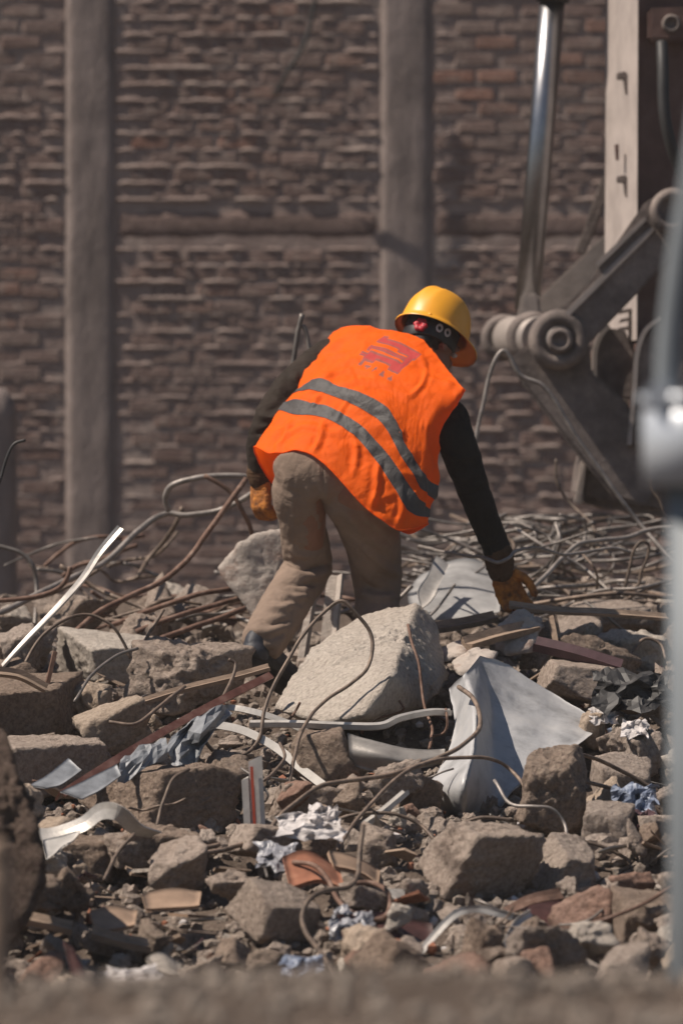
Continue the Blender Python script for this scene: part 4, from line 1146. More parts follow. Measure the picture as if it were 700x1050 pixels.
# the tangled heap behind
hg = np.random.default_rng(5)
for k in range(170):
    cx, cy = hg.uniform(425, 690), hg.uniform(545, 632)
    if hg.random() < 0.2: cx = hg.uniform(400, 480); cy = hg.uniform(530, 600)
    Y = float(np.interp(cy, [530, 632], [3.0, 0.9])) + hg.uniform(-.3, .3)
    n = int(hg.integers(4, 8)); a = hg.normal(0.05, 0.5); curl = hg.normal(0, 0.22)
    step = hg.uniform(24, 60)
    pts = []
    x, y = cx - math.cos(a) * step * n / 2, cy - math.sin(a) * step * n / 2 * 0.5
    top = 505 if cx < 520 else 528
    for i in range(n):
        gy_ = float(np.interp(Y, [-.2, 1, 3], [690, 650, 612]))
        pts.append((x, min(max(y, top + 10 * hg.random()), gy_ - 2), Y + hg.uniform(-.12, .12)))
        a += curl + hg.normal(0, 0.3)
        x += math.cos(a) * step; y += math.sin(a) * step * 0.55
    if min(p_[0] for p_ in pts) < 396: continue
    rb = hg.uniform(.004, .0085)
    wire_obj('rebar', pts, rb, [M_STEEL, M_STEEL, M_STEEL, M_WIRE][k % 4], f"{['thin', 'thick'][rb > .0063]} {['brown', 'grey'][k % 4 != 3]} bar {['low', 'high'][cy < 590]} in the rebar heap {['left of the reaching arm', 'just right of the reaching arm', 'below the bucket', 'beside the right post'][int(np.searchsorted([490, 560, 635], cx))]}", 'bars of the tangled rebar heap', cat='rebar')
for k in range(34):
    cx, cy = hg.uniform(60, 410), hg.uniform(575, 640)
    Y = float(np.interp(cy, [560, 645], [2.4, 0.7])); a = hg.normal(-.1, .35); n = 5; step = hg.uniform(16, 34); pts = []
    x, y = cx - step * 2, cy
    for i in range(n):
        pts.append((x, min(max(y, 520), 646), Y + hg.uniform(-.1, .1))); a += hg.normal(0, .4); x += math.cos(a) * step; y += math.sin(a) * step * .6
    wire_obj('rebar', pts, hg.uniform(.004, .009), [M_RUST, M_STEEL, M_WIRE][k % 3], f"{['rusty', 'grey', 'brown'][k % 3]} bent bar {['low', 'high'][cy < 607]} in the far rubble {['left of the upright pale strip', 'between the pale strip and the worker', 'behind the legs of the worker'][int(np.searchsorted([120, 250], cx))]}", 'far bars left of the worker', cat='rebar')
for k in range(26):
    x0 = hg.uniform(0, 690); py = hg.uniform(730, 985)
    Y = Yof(py) + 0.02
    a = hg.uniform(-.6, .6); n = 5; step = hg.uniform(9, 20); pts = []
    x, y = x0, py - hg.uniform(4, 16)
    for i in range(n):
        pts.append((x, y, Y + hg.uniform(-.03, .03))); a += hg.normal(0, .55); x += math.cos(a) * step; y += math.sin(a) * step * .6
    wire_obj('steel_wire', pts, hg.uniform(.003, .005), [M_WIRE, M_RUST, M_STEEL][k % 3], f"short {['brown', 'rusty', 'grey'][k % 3]} wire scrap lying {['at far left', 'left of centre', 'right of centre', 'at far right'][min(3, max(0, int(x0 // 175)))]} {['high on', 'midway down', 'at the foot of'][min(2, int((py - 730) // 86))]} the rubble slope", 'wire scraps', cat='wire')

# ------------------------------------------------------------------ excavator arm
EY = 3.0
exc = tag(empty('excavator_arm', at(600, 560, EY)), 'dusty excavator arm with polished rod and bucket, right of the worker', 'excavator')
def prism(name, poly, Y0, dy, m, bevel=0.008, parent=exc):
    """outline in photo pixels at depth Y0, dy metres thick"""
    P = [at(x, y, Y0) for x, y in poly]
    bm = bmesh.new()
    vs_ = [bm.verts.new(p) for p in P]
    f = bm.faces.new(vs_)
    r_ = bmesh.ops.extrude_face_region(bm, geom=[f])
    for v in r_['geom']:
        if isinstance(v, bmesh.types.BMVert): v.co.y += dy
    bmesh.ops.recalc_face_normals(bm, faces=bm.faces)
    if bevel: bmesh.ops.bevel(bm, geom=bm.edges[:], offset=bevel, segments=2, affect='EDGES', clamp_overlap=True)
    me = bpy.data.meshes.new(name); bm.to_mesh(me); bm.free()
    o = link(name, me, m)
    o.parent = parent; o.matrix_parent_inverse = Matrix.Translation(parent.location).inverted()
    return o
def cyl(name, p0, p1, r, m, sides=36, parent=exc, taper=1.0):
    P = np.array([p0, np.array(p0) * .5 + np.array(p1) * .5, p1], float)
    V, F = tube(P, [r, r * (1 + taper) / 2, r * taper], sides)
    o = put(name, V, F, m, parent=parent)
    me = o.data
    for p in me.polygons:
        if len(p.vertices) > 4: p.use_smooth = False
    return o
def disc(name, px, py, Y, rpx, dy, m, lip=0.12):
    """round boss facing the camera, with a chamfered rim"""
    c = np.array(at(px, py, Y)); r = rpx * mpp(Y)
    th = np.arange(40) / 40 * 2 * np.pi
    rings = []
    for rr_, yy in ((0.55, lip * 0.12), (0.6, 0.0), (0.86, 0.0), (0.9, 0.012), (1.0, 0.02), (1.0, dy)):
        rings.append(c + np.stack([r * rr_ * np.cos(th), 0 * th + yy, r * rr_ * np.sin(th)], 1))
    V, F = loft(rings)
    return put(name, V, F, m, parent=exc)
# hydraulic cylinder: barrel above the frame, polished rod in view
cyl('piston_rod', at(540, 318, EY + .1), at(567, -14, EY + .1), 13.0 * mpp(EY), M_CHROME, 40)
cyl('cylinder_barrel', at(566.3, -3, EY + .1), at(590, -330, EY + .1), 21 * mpp(EY), M_EXC, 40)
cyl('cylinder_gland', at(566.2, 2, EY + .1), at(567.2, -12, EY + .1), 17 * mpp(EY), M_RUBBER, 40)
# stick: box beam seen on its corner, the left face dusty, its lit tone painted in
def plan_prism(name, plan, zt, zb, m, shift=0.0):
    A = []
    for z in (zb, zt):
        A.append(np.array([(at(px, 0, Y).x + shift * (zt - z), Y, z) for px, Y in plan]))
    V, F = loft(A)
    return put(name, V, F, m, parent=exc, smooth=False)
zt, zb = at(0, -330, EY).z, at(0, 352, EY).z
plan_prism('stick_beam', [(656, 2.60), (628, 3.12), (700, 3.5), (768, 3.1), (760, 2.72)], zt, at(0, 420, EY).z, M_EXCB, -0.004)
plan_prism('stick_side_plate', [(655, 2.585), (622, 3.10), (623.5, 3.13), (656, 2.61)], zt, zb, M_EXCL, -0.004)
for py in (78, 184):
    o = prism('weld_stop', [(632, py - 3), (641, py - 5), (643, py), (645, py + 18), (641, py + 18), (639, py + 3), (632, py + 3)], 2.74, 0.05, M_EXC, 0.003)
for a_, b_ in (((630, 148), (631, 164)), ((645, 112), (645.5, 118))):
    prism('paint_scar', [a_, (b_[0] + 3, a_[1]), (b_[0] + 3, b_[1]), b_], 2.755, 0.03, M_EXCB, 0)
for k in range(3):
    prism('weld_mark', [(634 + (k % 2) * 2, 318 + k * 9), (648, 316 + k * 9), (648, 319 + k * 9), (634, 322 + k * 9)], 2.66, 0.05, M_EXC, 0)
prism('valve_block', [(664, 8), (712, 6), (712, 42), (664, 42)], 2.55, 0.12, M_EXCB, 0.012)
disc('valve_cap', 688, 24, 2.53, 10, .05, M_EXC)
V, F = tube(catmull(np.array([at(678, 44, 2.5), at(679, 70, 2.45), at(680, 110, 2.42), at(685, 140, 2.42), at(696, 172, 2.45), at(716, 205, 2.5)]), 8), 0.022, 12)
put('hydraulic_hose', V, F, M_RUBBER, parent=exc)
# link bars
prism('far_link', [(549, 318), (555, 302), (622, 238), (640, 232), (650, 252), (600, 296), (566, 330)], 3.28, .05, M_EXC2, 0.006)
prism('near_link', [(556, 338), (570, 318), (590, 308), (662, 206), (684, 196), (705, 200), (706, 232), (690, 262), (604, 352), (586, 366)], 2.42, .06, M_EXC, 0.008)
prism('lit_link_edge', [(576, 322), (652, 246), (668, 232), (671, 236), (656, 252), (580, 328)], 2.405, .03, M_EXC2, 0.004)  # paler strips standing in for the link's sunlit top edges
prism('lit_link_edge', [(610, 270), (660, 222), (663, 226), (613, 275)], 2.40, .03, M_EXC2, 0.003)
prism('rear_brace', [(590, 258), (597, 240), (616, 182), (624, 178), (628, 186), (606, 246), (598, 262)], 3.45, .05, M_EXC, 0.006)
disc('link_pin', 690, 216, 2.36, 24, .12, M_EXC)
# joint of the rod and links
cyl('rod_eye', at(517, 346, 3.06), at(556, 347, 2.56), 22 * mpp(EY), M_EXC2, 40)
disc('lever_plate', 546, 346, 2.62, 27, .05, M_EXC)
disc('pin_boss', 517, 346, 2.93, 24, .09, M_EXC)
disc('pin_boss', 573, 348, 2.40, 31, .14, M_EXC)
disc('pin_head', 574, 349, 2.37, 13, .06, M_EXC)
cyl('joint_pin', at(514, 346, 3.1), at(574, 348, 2.4), 13 * mpp(EY), M_EXC2, 28)
prism('rod_clevis', [(530, 330), (535, 300), (552, 300), (556, 330), (548, 346), (532, 346)], 2.98, .16, M_EXC2, 0.012)
# tipping lever and bucket
prism('tipping_lever', [(520, 368), (534, 392), (562, 428), (598, 474), (634, 512), (660, 520), (676, 500), (664, 452), (640, 410), (606, 382), (604, 352), (586, 322), (556, 322), (546, 350)], 2.50, .10, M_EXC, 0.012)
prism('bucket_shell', [(596, 470), (606, 430), (620, 398), (648, 388), (700, 384), (740, 420), (740, 540), (668, 528), (612, 520), (590, 512)], 2.75, .60, M_EXC, 0.03)
prism('bucket_tooth', [(588, 516), (598, 472), (602, 472), (600, 492), (596, 518)], 2.70, .08, M_EXC2, 0.006)
def ear(name, line, Y, wd, dy=0.03):
    P = catmull(np.array(line, float), 6)
    T = np.gradient(P, axis=0); T /= np.linalg.norm(T, axis=1)[:, None]
    Nn = np.stack([-T[:, 1], T[:, 0]], 1)
    poly = [tuple(p) for p in P + Nn * wd / 2] + [tuple(p) for p in (P - Nn * wd / 2)[::-1]]
    return prism(name, poly, Y, dy, M_EXC2, 0)
prism('bucket_ear', [(609, 392), (611, 352), (618, 336), (640, 338), (650, 362), (650, 410), (615, 404)], 2.66, .04, M_EXC, 0.006)
prism('bucket_ear', [(648, 456), (652, 380), (656, 352), (676, 328), (712, 326), (720, 400), (716, 456)], 2.45, .04, M_EXC, 0.006)
ear('lit_ear_edge', [(609, 392), (610, 360), (616, 343), (624, 334)], 2.64, 4.5, .07)  # pale strips that paint the light along the bucket ears' rims
ear('lit_ear_edge', [(645, 456), (650, 400), (653, 362), (662, 338), (678, 326)], 2.43, 4.5, .07)
prism('quick_hitch', [(622, 352), (652, 352), (656, 390), (620, 394)], 2.86, .25, M_EXC, 0.012)

# ------------------------------------------------------------------ blurred metal post close to the camera
PY = -8.8
post = tag(empty('machine_post', (at(712, 900, PY).x, PY, 0.35)), 'blurred grey metal post with clamp at the right edge, nearest the camera', 'post')
sP = mpp(PY)
V, F = tube(np.array([(at(721, 0, PY).x, PY, 0.25), (at(721, 0, PY).x, PY, 1.0), (at(721, 450, PY).x, PY, at(0, 455, PY).z)]), 37 * sP, 40)
put('post_tube', V, F, M_POST, parent=post)
cyl('clamp_collar', at(718, 498, PY), at(718, 410, PY), 60 * sP, M_POSTL, 44, post)
cyl('clamp_rim', at(716, 416, PY), at(716, 404, PY), 62 * sP, M_POSTL, 44, post)
V, F = tube(catmull(np.array([at(690, 430, PY - .05), at(684, 380, PY - .05), at(694, 280, PY - .05), at(710, 180, PY - .05), at(726, 60, PY - .05), at(738, -60, PY - .05)]), 8), 13 * sP, 24)
put('upper_stay', V, F, M_POST, parent=post)
cyl('stay_bolt', at(676, 404, PY - .09), at(676, 404, PY + .02), 14 * sP, M_POSTL, 24, post)
V, F = tube(np.array([at(744, 400, PY + .1), at(752, 200, PY + .1), at(764, -80, PY + .1)]), 40 * sP, 24)
put('dark_housing', V, F, M_RUBBER, parent=post)
# foreground sticks on the ridge
wire_obj('dry_stick', [(452, 868, -8.6), (466, 890, -8.5), (482, 925, -8.4), (496, 985, -8.3), (500, 1040, -8.25)], 0.006, M_RUST, 'thin blurred stick poking up from the foreground ridge', cat='stick')
V, F = limb([(-2, 868, -9.3, 11), (0, 900, -9.3, 14), (-2, 950, -9.3, 15), (-4, 1010, -9.3, 17), (-4, 1040, -9.3, 18)], sides=16)
V = V + 0.006 * np.stack([fbm(V * 22, 3, s) for s in (1, 2, 3)], 1)
put('wooden_stub', V, F, M_WOOD, 'blurred brown wooden stub at the lower left corner', 'stub')

# ------------------------------------------------------------------ the worker
person = tag(empty('person', at(330, 700, 0.05)), 'worker in orange vest and yellow hard hat bending to grasp debris', 'person')
def unit(v):
    v = np.array(v, float); return v / np.linalg.norm(v)
# head frame: hf where the face looks, hr his right, hu up
hf = unit((0.62, 0.60, -0.50)); hu = np.array((0.25, 0.35, 0.90)); hu = unit(hu - hf * (hu @ hf)); hr = np.cross(hf, hu)
HC = np.array(at(443.5, 343.5, 0.40))
def hp(f, r, u): return HC + hf * f + hr * r + hu * u

body_parts = [
    limb([(338, 486, .08, 46, .5), (345, 465, .08, 44, .5), (362, 440, .13, 40, .45), (388, 408, .22, 38, .4), (408, 380, .31, 32, .4), (420, 366, .35, 20, .8)], sides=28, round_end=False),
    limb([(420, 366, .32, 17), (428, 356, .35, 16), (436, 348, .38, 16)], sides=18),
    limb([(312, 495, .03, 24), (314, 540, .10, 20), (316, 582, .18, 17), (294, 618, .06, 15), (268, 664, -.10, 11)], sides=18),
    limb([(366, 497, .0, 30), (378, 550, .14, 22), (386, 596, .26, 17), (386, 640, .2, 15), (384, 690, .08, 11)], sides=18),
    limb([(446, 404, .16, 15), (457, 424, .10, 15), (476, 476, .11, 13), (494, 528, .17, 11), (512, 580, .2, 9)], sides=16),
    limb([(338, 366, .43, 13), (315, 387, .40, 13), (277, 432, .34, 13), (268, 460, .35, 11), (268, 490, .37, 9)], sides=16),
    ellipsoid(hp(-.005, 0, .01), hf * .098, hr * .077, hu * .105),
    ellipsoid(hp(.035, 0, -.075), hf * .062, hr * .056, hu * .062),
    ellipsoid(hp(.055, 0, -.115), hf * .034, hr * .034, hu * .026),
    ellipsoid(hp(.105, 0, -.052), hf * .022, hr * .015, hu * .026, 12, 8),
    ellipsoid(hp(.09, 0, -.005), hf * .018, hr * .058, hu * .014, 14, 8),
    ellipsoid(hp(.092, 0, -.088), hf * .012, hr * .024, hu * .010, 12, 8),
    ellipsoid(hp(.0, .078, -.045), hf * .018, hr * .009, hu * .032, 14, 10),
    ellipsoid(hp(-.008, .084, -.038), hf * .020, hr * .006, hu * .022, 14, 10),
    ellipsoid(hp(.0, -.078, -.045), hf * .018, hr * .009, hu * .032, 14, 10),
    ellipsoid(hp(-.04, 0, -.10), hf * .05, hr * .052, hu * .07),
]
V, F = fuse('body', body_parts, 0.0075, 3)
put('body', V, F, M_SKIN, parent=person)
V, F = fuse('hair', [ellipsoid(hp(-.018, 0, .012), hf * .092, hr * .081, hu * .104), ellipsoid(hp(-.06, 0, -.062), hf * .040, hr * .062, hu * .05), ellipsoid(hp(-.02, .068, -.02), hf * .03, hr * .014, hu * .03), ellipsoid(hp(-.02, -.068, -.02), hf * .03, hr * .014, hu * .03)], 0.006, 3)
V = V + normals(V, F) * (0.003 * fbm(V * 90, 3, 2))[:, None]
put('hair', V, F, M_HAIR, parent=person)
for s in (-1, 1):
    V, F = ellipsoid(hp(.094, s * .031, -.028), hf * .010, hr * .012, hu * .008, 12, 8)
    put('eye', V, F, M_CLIP, parent=person)

# sleeves
def wrinkle(V, F, amp, freq, seed, stretch=(1, 1, 1)):
    Nn = normals(V, F)
    return V + Nn * (amp * (1 - 2 * np.abs(fbm(V * np.array(stretch) * freq, 3, seed))))[:, None]
V, F = fuse('sleeve_r', [limb([(452, 418, .15, 13), (456, 424, .12, 19), (460, 432, .10, 21), (467, 450, .08, 19.5), (476, 476, .10, 18.5), (485, 502, .13, 16.5), (495, 528, .16, 15), (504, 550, .19, 14), (510, 566, .20, 13.5), (511, 572, .20, 13)], sides=28)], 0.006, 4)
V = fold(V, normals(V, F), [([(455, 462), (470, 470), (490, 466)], 3, .006), ([(460, 485), (476, 490), (496, 482)], 3, .006), ([(470, 508), (484, 506), (500, 500)], 3, -.005), ([(440, 430), (455, 440), (480, 430)], 4, .006), ([(488, 552), (500, 556), (515, 548)], 2.5, .005)])
V = wrinkle(V, F, 0.003, 16, 5)
put('sleeve', V, F, M_SWEAT, parent=person)
V, F = fuse('sleeve_l', [limb([(340, 364, .45, 16), (332, 368, .44, 18), (315, 386, .40, 19.5), (294, 408, .36, 20), (278, 432, .33, 19), (270, 455, .34, 16), (268, 474, .36, 14), (268, 484, .37, 13)], sides=28)], 0.006, 4)
V = fold(V, normals(V, F), [([(300, 378), (305, 395), (320, 400)], 3.5, .010), ([(282, 395), (292, 410), (305, 420)], 4, .010), ([(262, 425), (280, 428), (298, 415)], 3.5, .010), ([(260, 445), (275, 442), (288, 432)], 3, -.009), ([(320, 362), (330, 375), (340, 380)], 3, .008)])
V = wrinkle(V, F, 0.006, 12, 6)
put('sleeve', V, F, M_JACK, parent=person)
for pts in ([(511, 566, .20, 15), (512, 578, .20, 15.5), (513, 588, .20, 13)], [(268, 478, .37, 15), (268, 485, .37, 15.5), (268, 492, .37, 14)]):
    V, F = limb(pts, sides=28, n=8)
    V = wrinkle(V, F, 0.003, 40, 9, (1, 1, 3))
    put('cuff', V, F, M_CUFF, parent=person)

# gloves: palm, four fingers, thumb
def hand(wrist, d, n, thumb, curl, spread=0.012, sc_=1.0, name='glove'):
    d = unit(d); n = np.array(n, float); n = unit(n - d * (n @ d)); s = np.cross(d, n) * thumb
    w0 = np.array(wrist)
    parts = []
    rings = []
    th = np.arange(20) / 20 * 2 * np.pi
    for t_, hw, hh in ((-.02, .028, .022), (.0, .032, .022), (.03, .042, .022), (.065, .047, .020), (.092, .047, .017), (.103, .042, .012)):
        rings.append(w0 + d * t_ * sc_ + sc_ * (hw * np.cos(th)[:, None] * s + hh * np.sin(th)[:, None] * n))
    parts.append(loft(rings))
    for k, (off, L) in enumerate(((.034, .074), (.012, .084), (-.011, .079), (-.033, .062))):
        p = w0 + sc_ * (d * .088 + s * off)
        ang = 0.15 + 0.06 * k
        pts, rad = [p], [.0125]
        dirv = d
        for seg, q in enumerate((.46, .31, .23)):
            ang += curl[seg] + 0.05 * k * (seg == 0)
            dirv = math.cos(ang) * d + math.sin(ang) * n + s * spread * (1.5 - k)
            p = p + unit(dirv) * L * q * sc_
            pts.append(p); rad.append([.0122, .0112, .0092][seg])
        P = catmull(np.array(pts), 5)
        r_ = np.interp(np.linspace(0, 3, len(P)), [0, 1, 2, 3], rad) * sc_
        V, F = tube(P, r_, 12)
        tip = ellipsoid(P[-1], unit(P[-1] - P[-2]) * r_[-1], s * r_[-1], np.cross(unit(P[-1] - P[-2]), s) * r_[-1], 12, 8)
        parts += [(V, F), tip]
    p = w0 + sc_ * (d * .022 + s * .034 + n * .006)
    pts = [p, p + sc_ * (d * .030 + s * .024 + n * .012), p + sc_ * (d * .058 + s * .030 + n * .028), p + sc_ * (d * .078 + s * .026 + n * .046)]
    P = catmull(np.array(pts), 5)
    r_ = np.linspace(.0155, .0105, len(P)) * sc_
    parts.append(tube(P, r_, 12))
    parts.append(ellipsoid(P[-1], d * r_[-1], s * r_[-1], n * r_[-1], 12, 8))
    V, F = fuse('g', parts, 0.0032, 2)
    V = wrinkle(V, F, 0.0022, 45, 12)
    return put(name, V, F, M_GLOVE, parent=person)
hand(at(513, 586, .20), (.38, .30, -.86), (.35, -.75, -.35), -1, (.35, .55, .5), .02, 1.05)
hand(at(268, 489, .37), (-.02, .02, -1), (.80, .55, 0), -1, (.45, .75, .6), .01, 1.12)

# trousers
V, F = fuse('trousers', [
    limb([(338, 466, .10, 34, .5), (338, 472, .07, 50, .52), (340, 478, .04, 60, .58), (338, 490, .03, 57, .6), (338, 499, .05, 44, .55)], sides=32, round_end=False),
    limb([(312, 494, .05, 28, .95), (308, 505, .06, 29, .95), (310, 530, .10, 24.5, 1.0), (313, 558, .16, 23.5), (315, 582, .19, 24), (302, 604, .13, 23.5), (287, 628, .03, 23.5), (276, 648, -.05, 22.5), (271, 656, -.08, 22), (269.5, 658, -.09, 21.5)], sides=30),
    limb([(362, 496, .03, 38, .8), (371, 512, .05, 38, .8), (377, 534, .11, 32, .85), (383, 562, .18, 27), (386, 592, .26, 25), (387, 618, .24, 22.5), (386, 650, .16, 22), (384, 690, .06, 22), (384, 704, .04, 21)], sides=30)], 0.0065, 6)
ST = [([(290, 574), (312, 583), (340, 577)], 3.0, -.016), ([(294, 586), (318, 593), (338, 585)], 3.2, .013), ([(288, 596), (304, 600), (330, 598)], 2.8, -.009),
      ([(282, 604), (298, 612), (318, 612)], 3.0, .010), ([(268, 622), (286, 624), (304, 618)], 3.2, .010), ([(262, 634), (280, 640), (300, 634)], 3.0, -.008),
      ([(256, 646), (276, 648), (296, 642)], 3.0, .009), ([(250, 656), (268, 662), (288, 660)], 2.6, .007), ([(296, 560), (310, 570), (335, 566)], 3.5, .008),
      ([(322, 498), (330, 520), (336, 545)], 4.0, -.009), ([(352, 520), (372, 545), (400, 566)], 4.5, .010),
      ([(360, 500), (385, 530), (408, 548)], 4.0, -.008), ([(372, 560), (392, 580), (410, 590)], 4.0, .009), ([(366, 590), (384, 604), (408, 606)], 3.2, -.009),
      ([(364, 606), (386, 614), (408, 612)], 3.2, .009), ([(288, 478), (300, 510), (302, 545)], 5.0, .006), ([(300, 640), (286, 660), (280, 676)], 3, .006)]
V = fold(V, normals(V, F), ST)
V = wrinkle(V, F, 0.004, 9, 15)
V = fold(V, normals(V, F), [([(330, 466), (331, 490), (333, 512)], 1.2, -.005), ([(300, 500), (302, 540), (300, 570)], 1.0, .002)])
V = wrinkle(V, F, 0.0018, 30, 16)
put('trousers', V, F, M_TROUS, parent=person)

# boots
for heel, toe, ank in (((255, 668, -.16), (290, 700, .02), (262, 666, -.12)), ((384, 706, -.02), (402, 712, .24), (384, 694, .05))):
    a, b_ = np.array(at(*heel)), np.array(at(*toe))
    d = unit(b_ - a); side = unit(np.cross(d, (0, 0, 1.0))); up = np.cross(side, d)
    up = up if up[2] > 0 else -up
    L = np.linalg.norm(b_ - a) + 0.05
    parts = [ellipsoid(a + d * L * .5 + up * .035, d * L * .56, side * .048, up * .046, 20, 12), ellipsoid(a + d * .05 + up * .045, d * .065, side * .045, up * .07, 18, 12), ellipsoid(a + d * L * .86 + up * .03, d * .07, side * .05, up * .045, 18, 12),
             limb([(ank[0] + 4, ank[1] - 6, ank[2] + .02, 12), ank + (14,), (heel[0] + 6, heel[1] + 4, heel[2] + .02, 15)], sides=18)]
    V, F = fuse('boot', parts, 0.005, 3)
    b = put('boot', V, F, M_BOOT, parent=person)
    th = np.arange(28) / 28 * 2 * np.pi
    rings = []
    for z, k in ((-.022, .97), (-.016, 1.0), (.004, 1.0), (.012, .95)):
        rings.append(a + d * L * .5 + up * z + k * (L * .60 * np.sign(np.cos(th)) * np.abs(np.cos(th)) ** .8)[:, None] * d + k * (.054 * np.sign(np.sin(th)) * np.abs(np.sin(th)) ** .8)[:, None] * side)
    V, F = loft(rings)
    o = put('sole', V, F, M_SOLE, parent=person)
    o.parent = b; o.matrix_parent_inverse = Matrix.Identity(4)

# hi-vis vest: rows of the back panel from collar to hem
ROWS = [
    [(343, 340), (352, 336), (372, 335.5), (400, 340), (428, 347), (446, 364), (460, 382), (475, 399)],
    [(333, 356), (350, 352), (374, 355), (402, 363), (426, 378), (444, 394), (456, 406), (466, 414)],
    [(320, 378), (340, 373), (362, 378), (388, 388), (410, 402), (428, 420), (440, 434), (450, 442)],
    [(305, 400), (328, 390), (345, 397), (362, 402), (380, 409), (394, 417), (402, 428), (409, 442), (416, 460), (425, 471), (432, 486), (447, 498)],
    [(299, 407), (316, 400), (331, 404), (350, 410), (372, 421), (389, 432), (400, 447), (410, 468), (419, 481), (426, 492), (432, 503), (444, 512)],
    [(293, 415), (306, 411), (320, 414), (336, 418), (354, 427), (372, 439), (388, 456), (400, 470), (412, 488), (422, 502), (430, 513), (440, 522)],
    [(287, 423), (300, 425), (317, 427), (334, 430), (351, 439), (367, 451), (384, 471), (400, 495), (411, 513), (415, 522), (426, 529), (438, 530)],
    [(262, 461), (280, 466), (300, 463), (315, 465), (330, 474), (345, 488), (358, 503), (372, 518), (388, 531), (403, 540), (413, 544), (436, 536)]]
#        centre Y, tilt (left far, right near), bulge towards camera, bulge away, hem drop at the front
DEP = [(.30, .17, .03, .02, 0), (.26, .18, .10, .07, 0), (.20, .17, .14, .12, 0), (.12, .15, .155, .15, 6), (.105, .145, .155, .155, 10), (.09, .14, .16, .16, 16), (.075, .13, .165, .16, 24), (.03, .09, .16, .17, 62)]
NC, ROWS_SH = 15, 3
back, front = [], []
for row, (yc, ti, bb, bf, dr) in zip(ROWS, DEP):
    P = resample(catmull(np.array(row, float), 6), NC)
    u = np.linspace(0, 1, NC)
    e = np.sqrt(np.clip(1 - (2 * u - 1) ** 2, 0, 1))
    tl = (1 - 2 * u) * ti - np.clip(2 * u - 1, 0, 1) ** 2 * max(0, (ROWS_SH - len(back)) * .035)
    Yb = yc + tl - bb * e
    Yf = yc + tl + bf * e
    back.append(np.array([at(P[i, 0], P[i, 1], Yb[i]) for i in range(NC)]))
    front.append(np.array([at(P[i, 0] + dr * .25 * e[i], P[i, 1] + dr * e[i] * (1 - u[i]) ** 1.4 * 1.25, Yf[i]) for i in range(NC)]))
ring0 = np.array([np.vstack([b_, f_[::-1][1:-1]]) for b_, f_ in zip(back, front)])      # rows x around
ring = np.array([catmull(r, 8, closed=True) for r in ring0])
SUBV = [9, 8, 9, 5, 5, 5, 16]
cols = []
m = len(ring)
Q = np.concatenate([2 * ring[:1] - ring[1:2], ring, 2 * ring[-1:] - ring[-2:-1]])
rowsV, vid = [], []
for s in range(m - 1):
    p0, p1, p2, p3 = Q[s], Q[s + 1], Q[s + 2], Q[s + 3]
    for k in range(SUBV[s]):
        t_ = k / SUBV[s]
        rowsV.append(0.5 * (2 * p1 + (p2 - p0) * t_ + (2 * p0 - 5 * p1 + 4 * p2 - p3) * t_ * t_ + (3 * p1 - p0 - 3 * p2 + p3) * t_ ** 3)); vid.append(s + t_)
rowsV.append(ring[-1]); vid.append(m - 1)
A = np.array(rowsV); vid = np.array(vid)
n1, n2 = A.shape[:2]
V = A.reshape(-1, 3)
F = [(i * n2 + j, i * n2 + (j + 1) % n2, (i + 1) * n2 + (j + 1) % n2, (i + 1) * n2 + j) for i in range(n1 - 1) for j in range(n2)]
Nn = normals(V, F)
cen = V.mean(0)
if ((V - cen) * Nn).sum() < 0:
    F = [f[::-1] for f in F]; Nn = -Nn
isback = np.tile((np.arange(n2) < (NC - 1) * 8 + 1).astype(float), n1)
FS = [([(298, 402), (330, 372), (362, 360)], 3.2, .012), ([(312, 388), (334, 362), (352, 349)], 3.0, .010), ([(322, 390), (360, 380), (402, 392)], 3.2, .011),
      ([(345, 396), (385, 392), (424, 412)], 3.2, .010), ([(335, 380), (370, 368), (400, 372)], 3.0, .008), ([(422, 356), (436, 378), (430, 400), (408, 412)], 3.0, .007),
      ([(430, 385), (448, 392), (468, 398)], 3.5, .008), ([(290, 448), (318, 438), (346, 450)], 4.0, .009), ([(332, 430), (330, 448), (322, 466)], 3.5, .011),
      ([(300, 428), (294, 444), (284, 464)], 3.5, .008), ([(388, 470), (386, 500), (380, 524)], 4.0, .010), ([(402, 440), (424, 452), (442, 474)], 4.0, .008),
      ([(360, 440), (366, 462), (362, 490)], 4.5, .009), ([(318, 424), (324, 412), (332, 404)], 2.6, .007), ([(345, 434), (352, 420), (358, 410)], 2.6, .006),
      ([(408, 500), (412, 520), (406, 540)], 3.5, .008), ([(428, 480), (434, 500), (430, 530)], 3.0, .010), ([(436, 440), (445, 470), (440, 505)], 3.5, -.008),
      ([(370, 395), (362, 378), (350, 366)], 2.6, -.006), ([(274, 462), (284, 446), (298, 436)], 2.8, .008)]
FS = [(l_, w_ * .72, h_ * 1.05) for l_, w_, h_ in FS]
V = fold(V, Nn, FS, isback)
V = V + Nn * (0.007 * (1 - 2 * np.abs(fbm(V * np.array([7, 7, 13.0]), 3, 33))) + 0.0035 * (1 - 2 * np.abs(fbm((V + 0.25 * V[:, [2, 0, 1]]) * np.array([12, 16, 34.0]), 3, 35))))[:, None]
Nn = normals(V, F)
vme = mesh_np('vest', V, F)
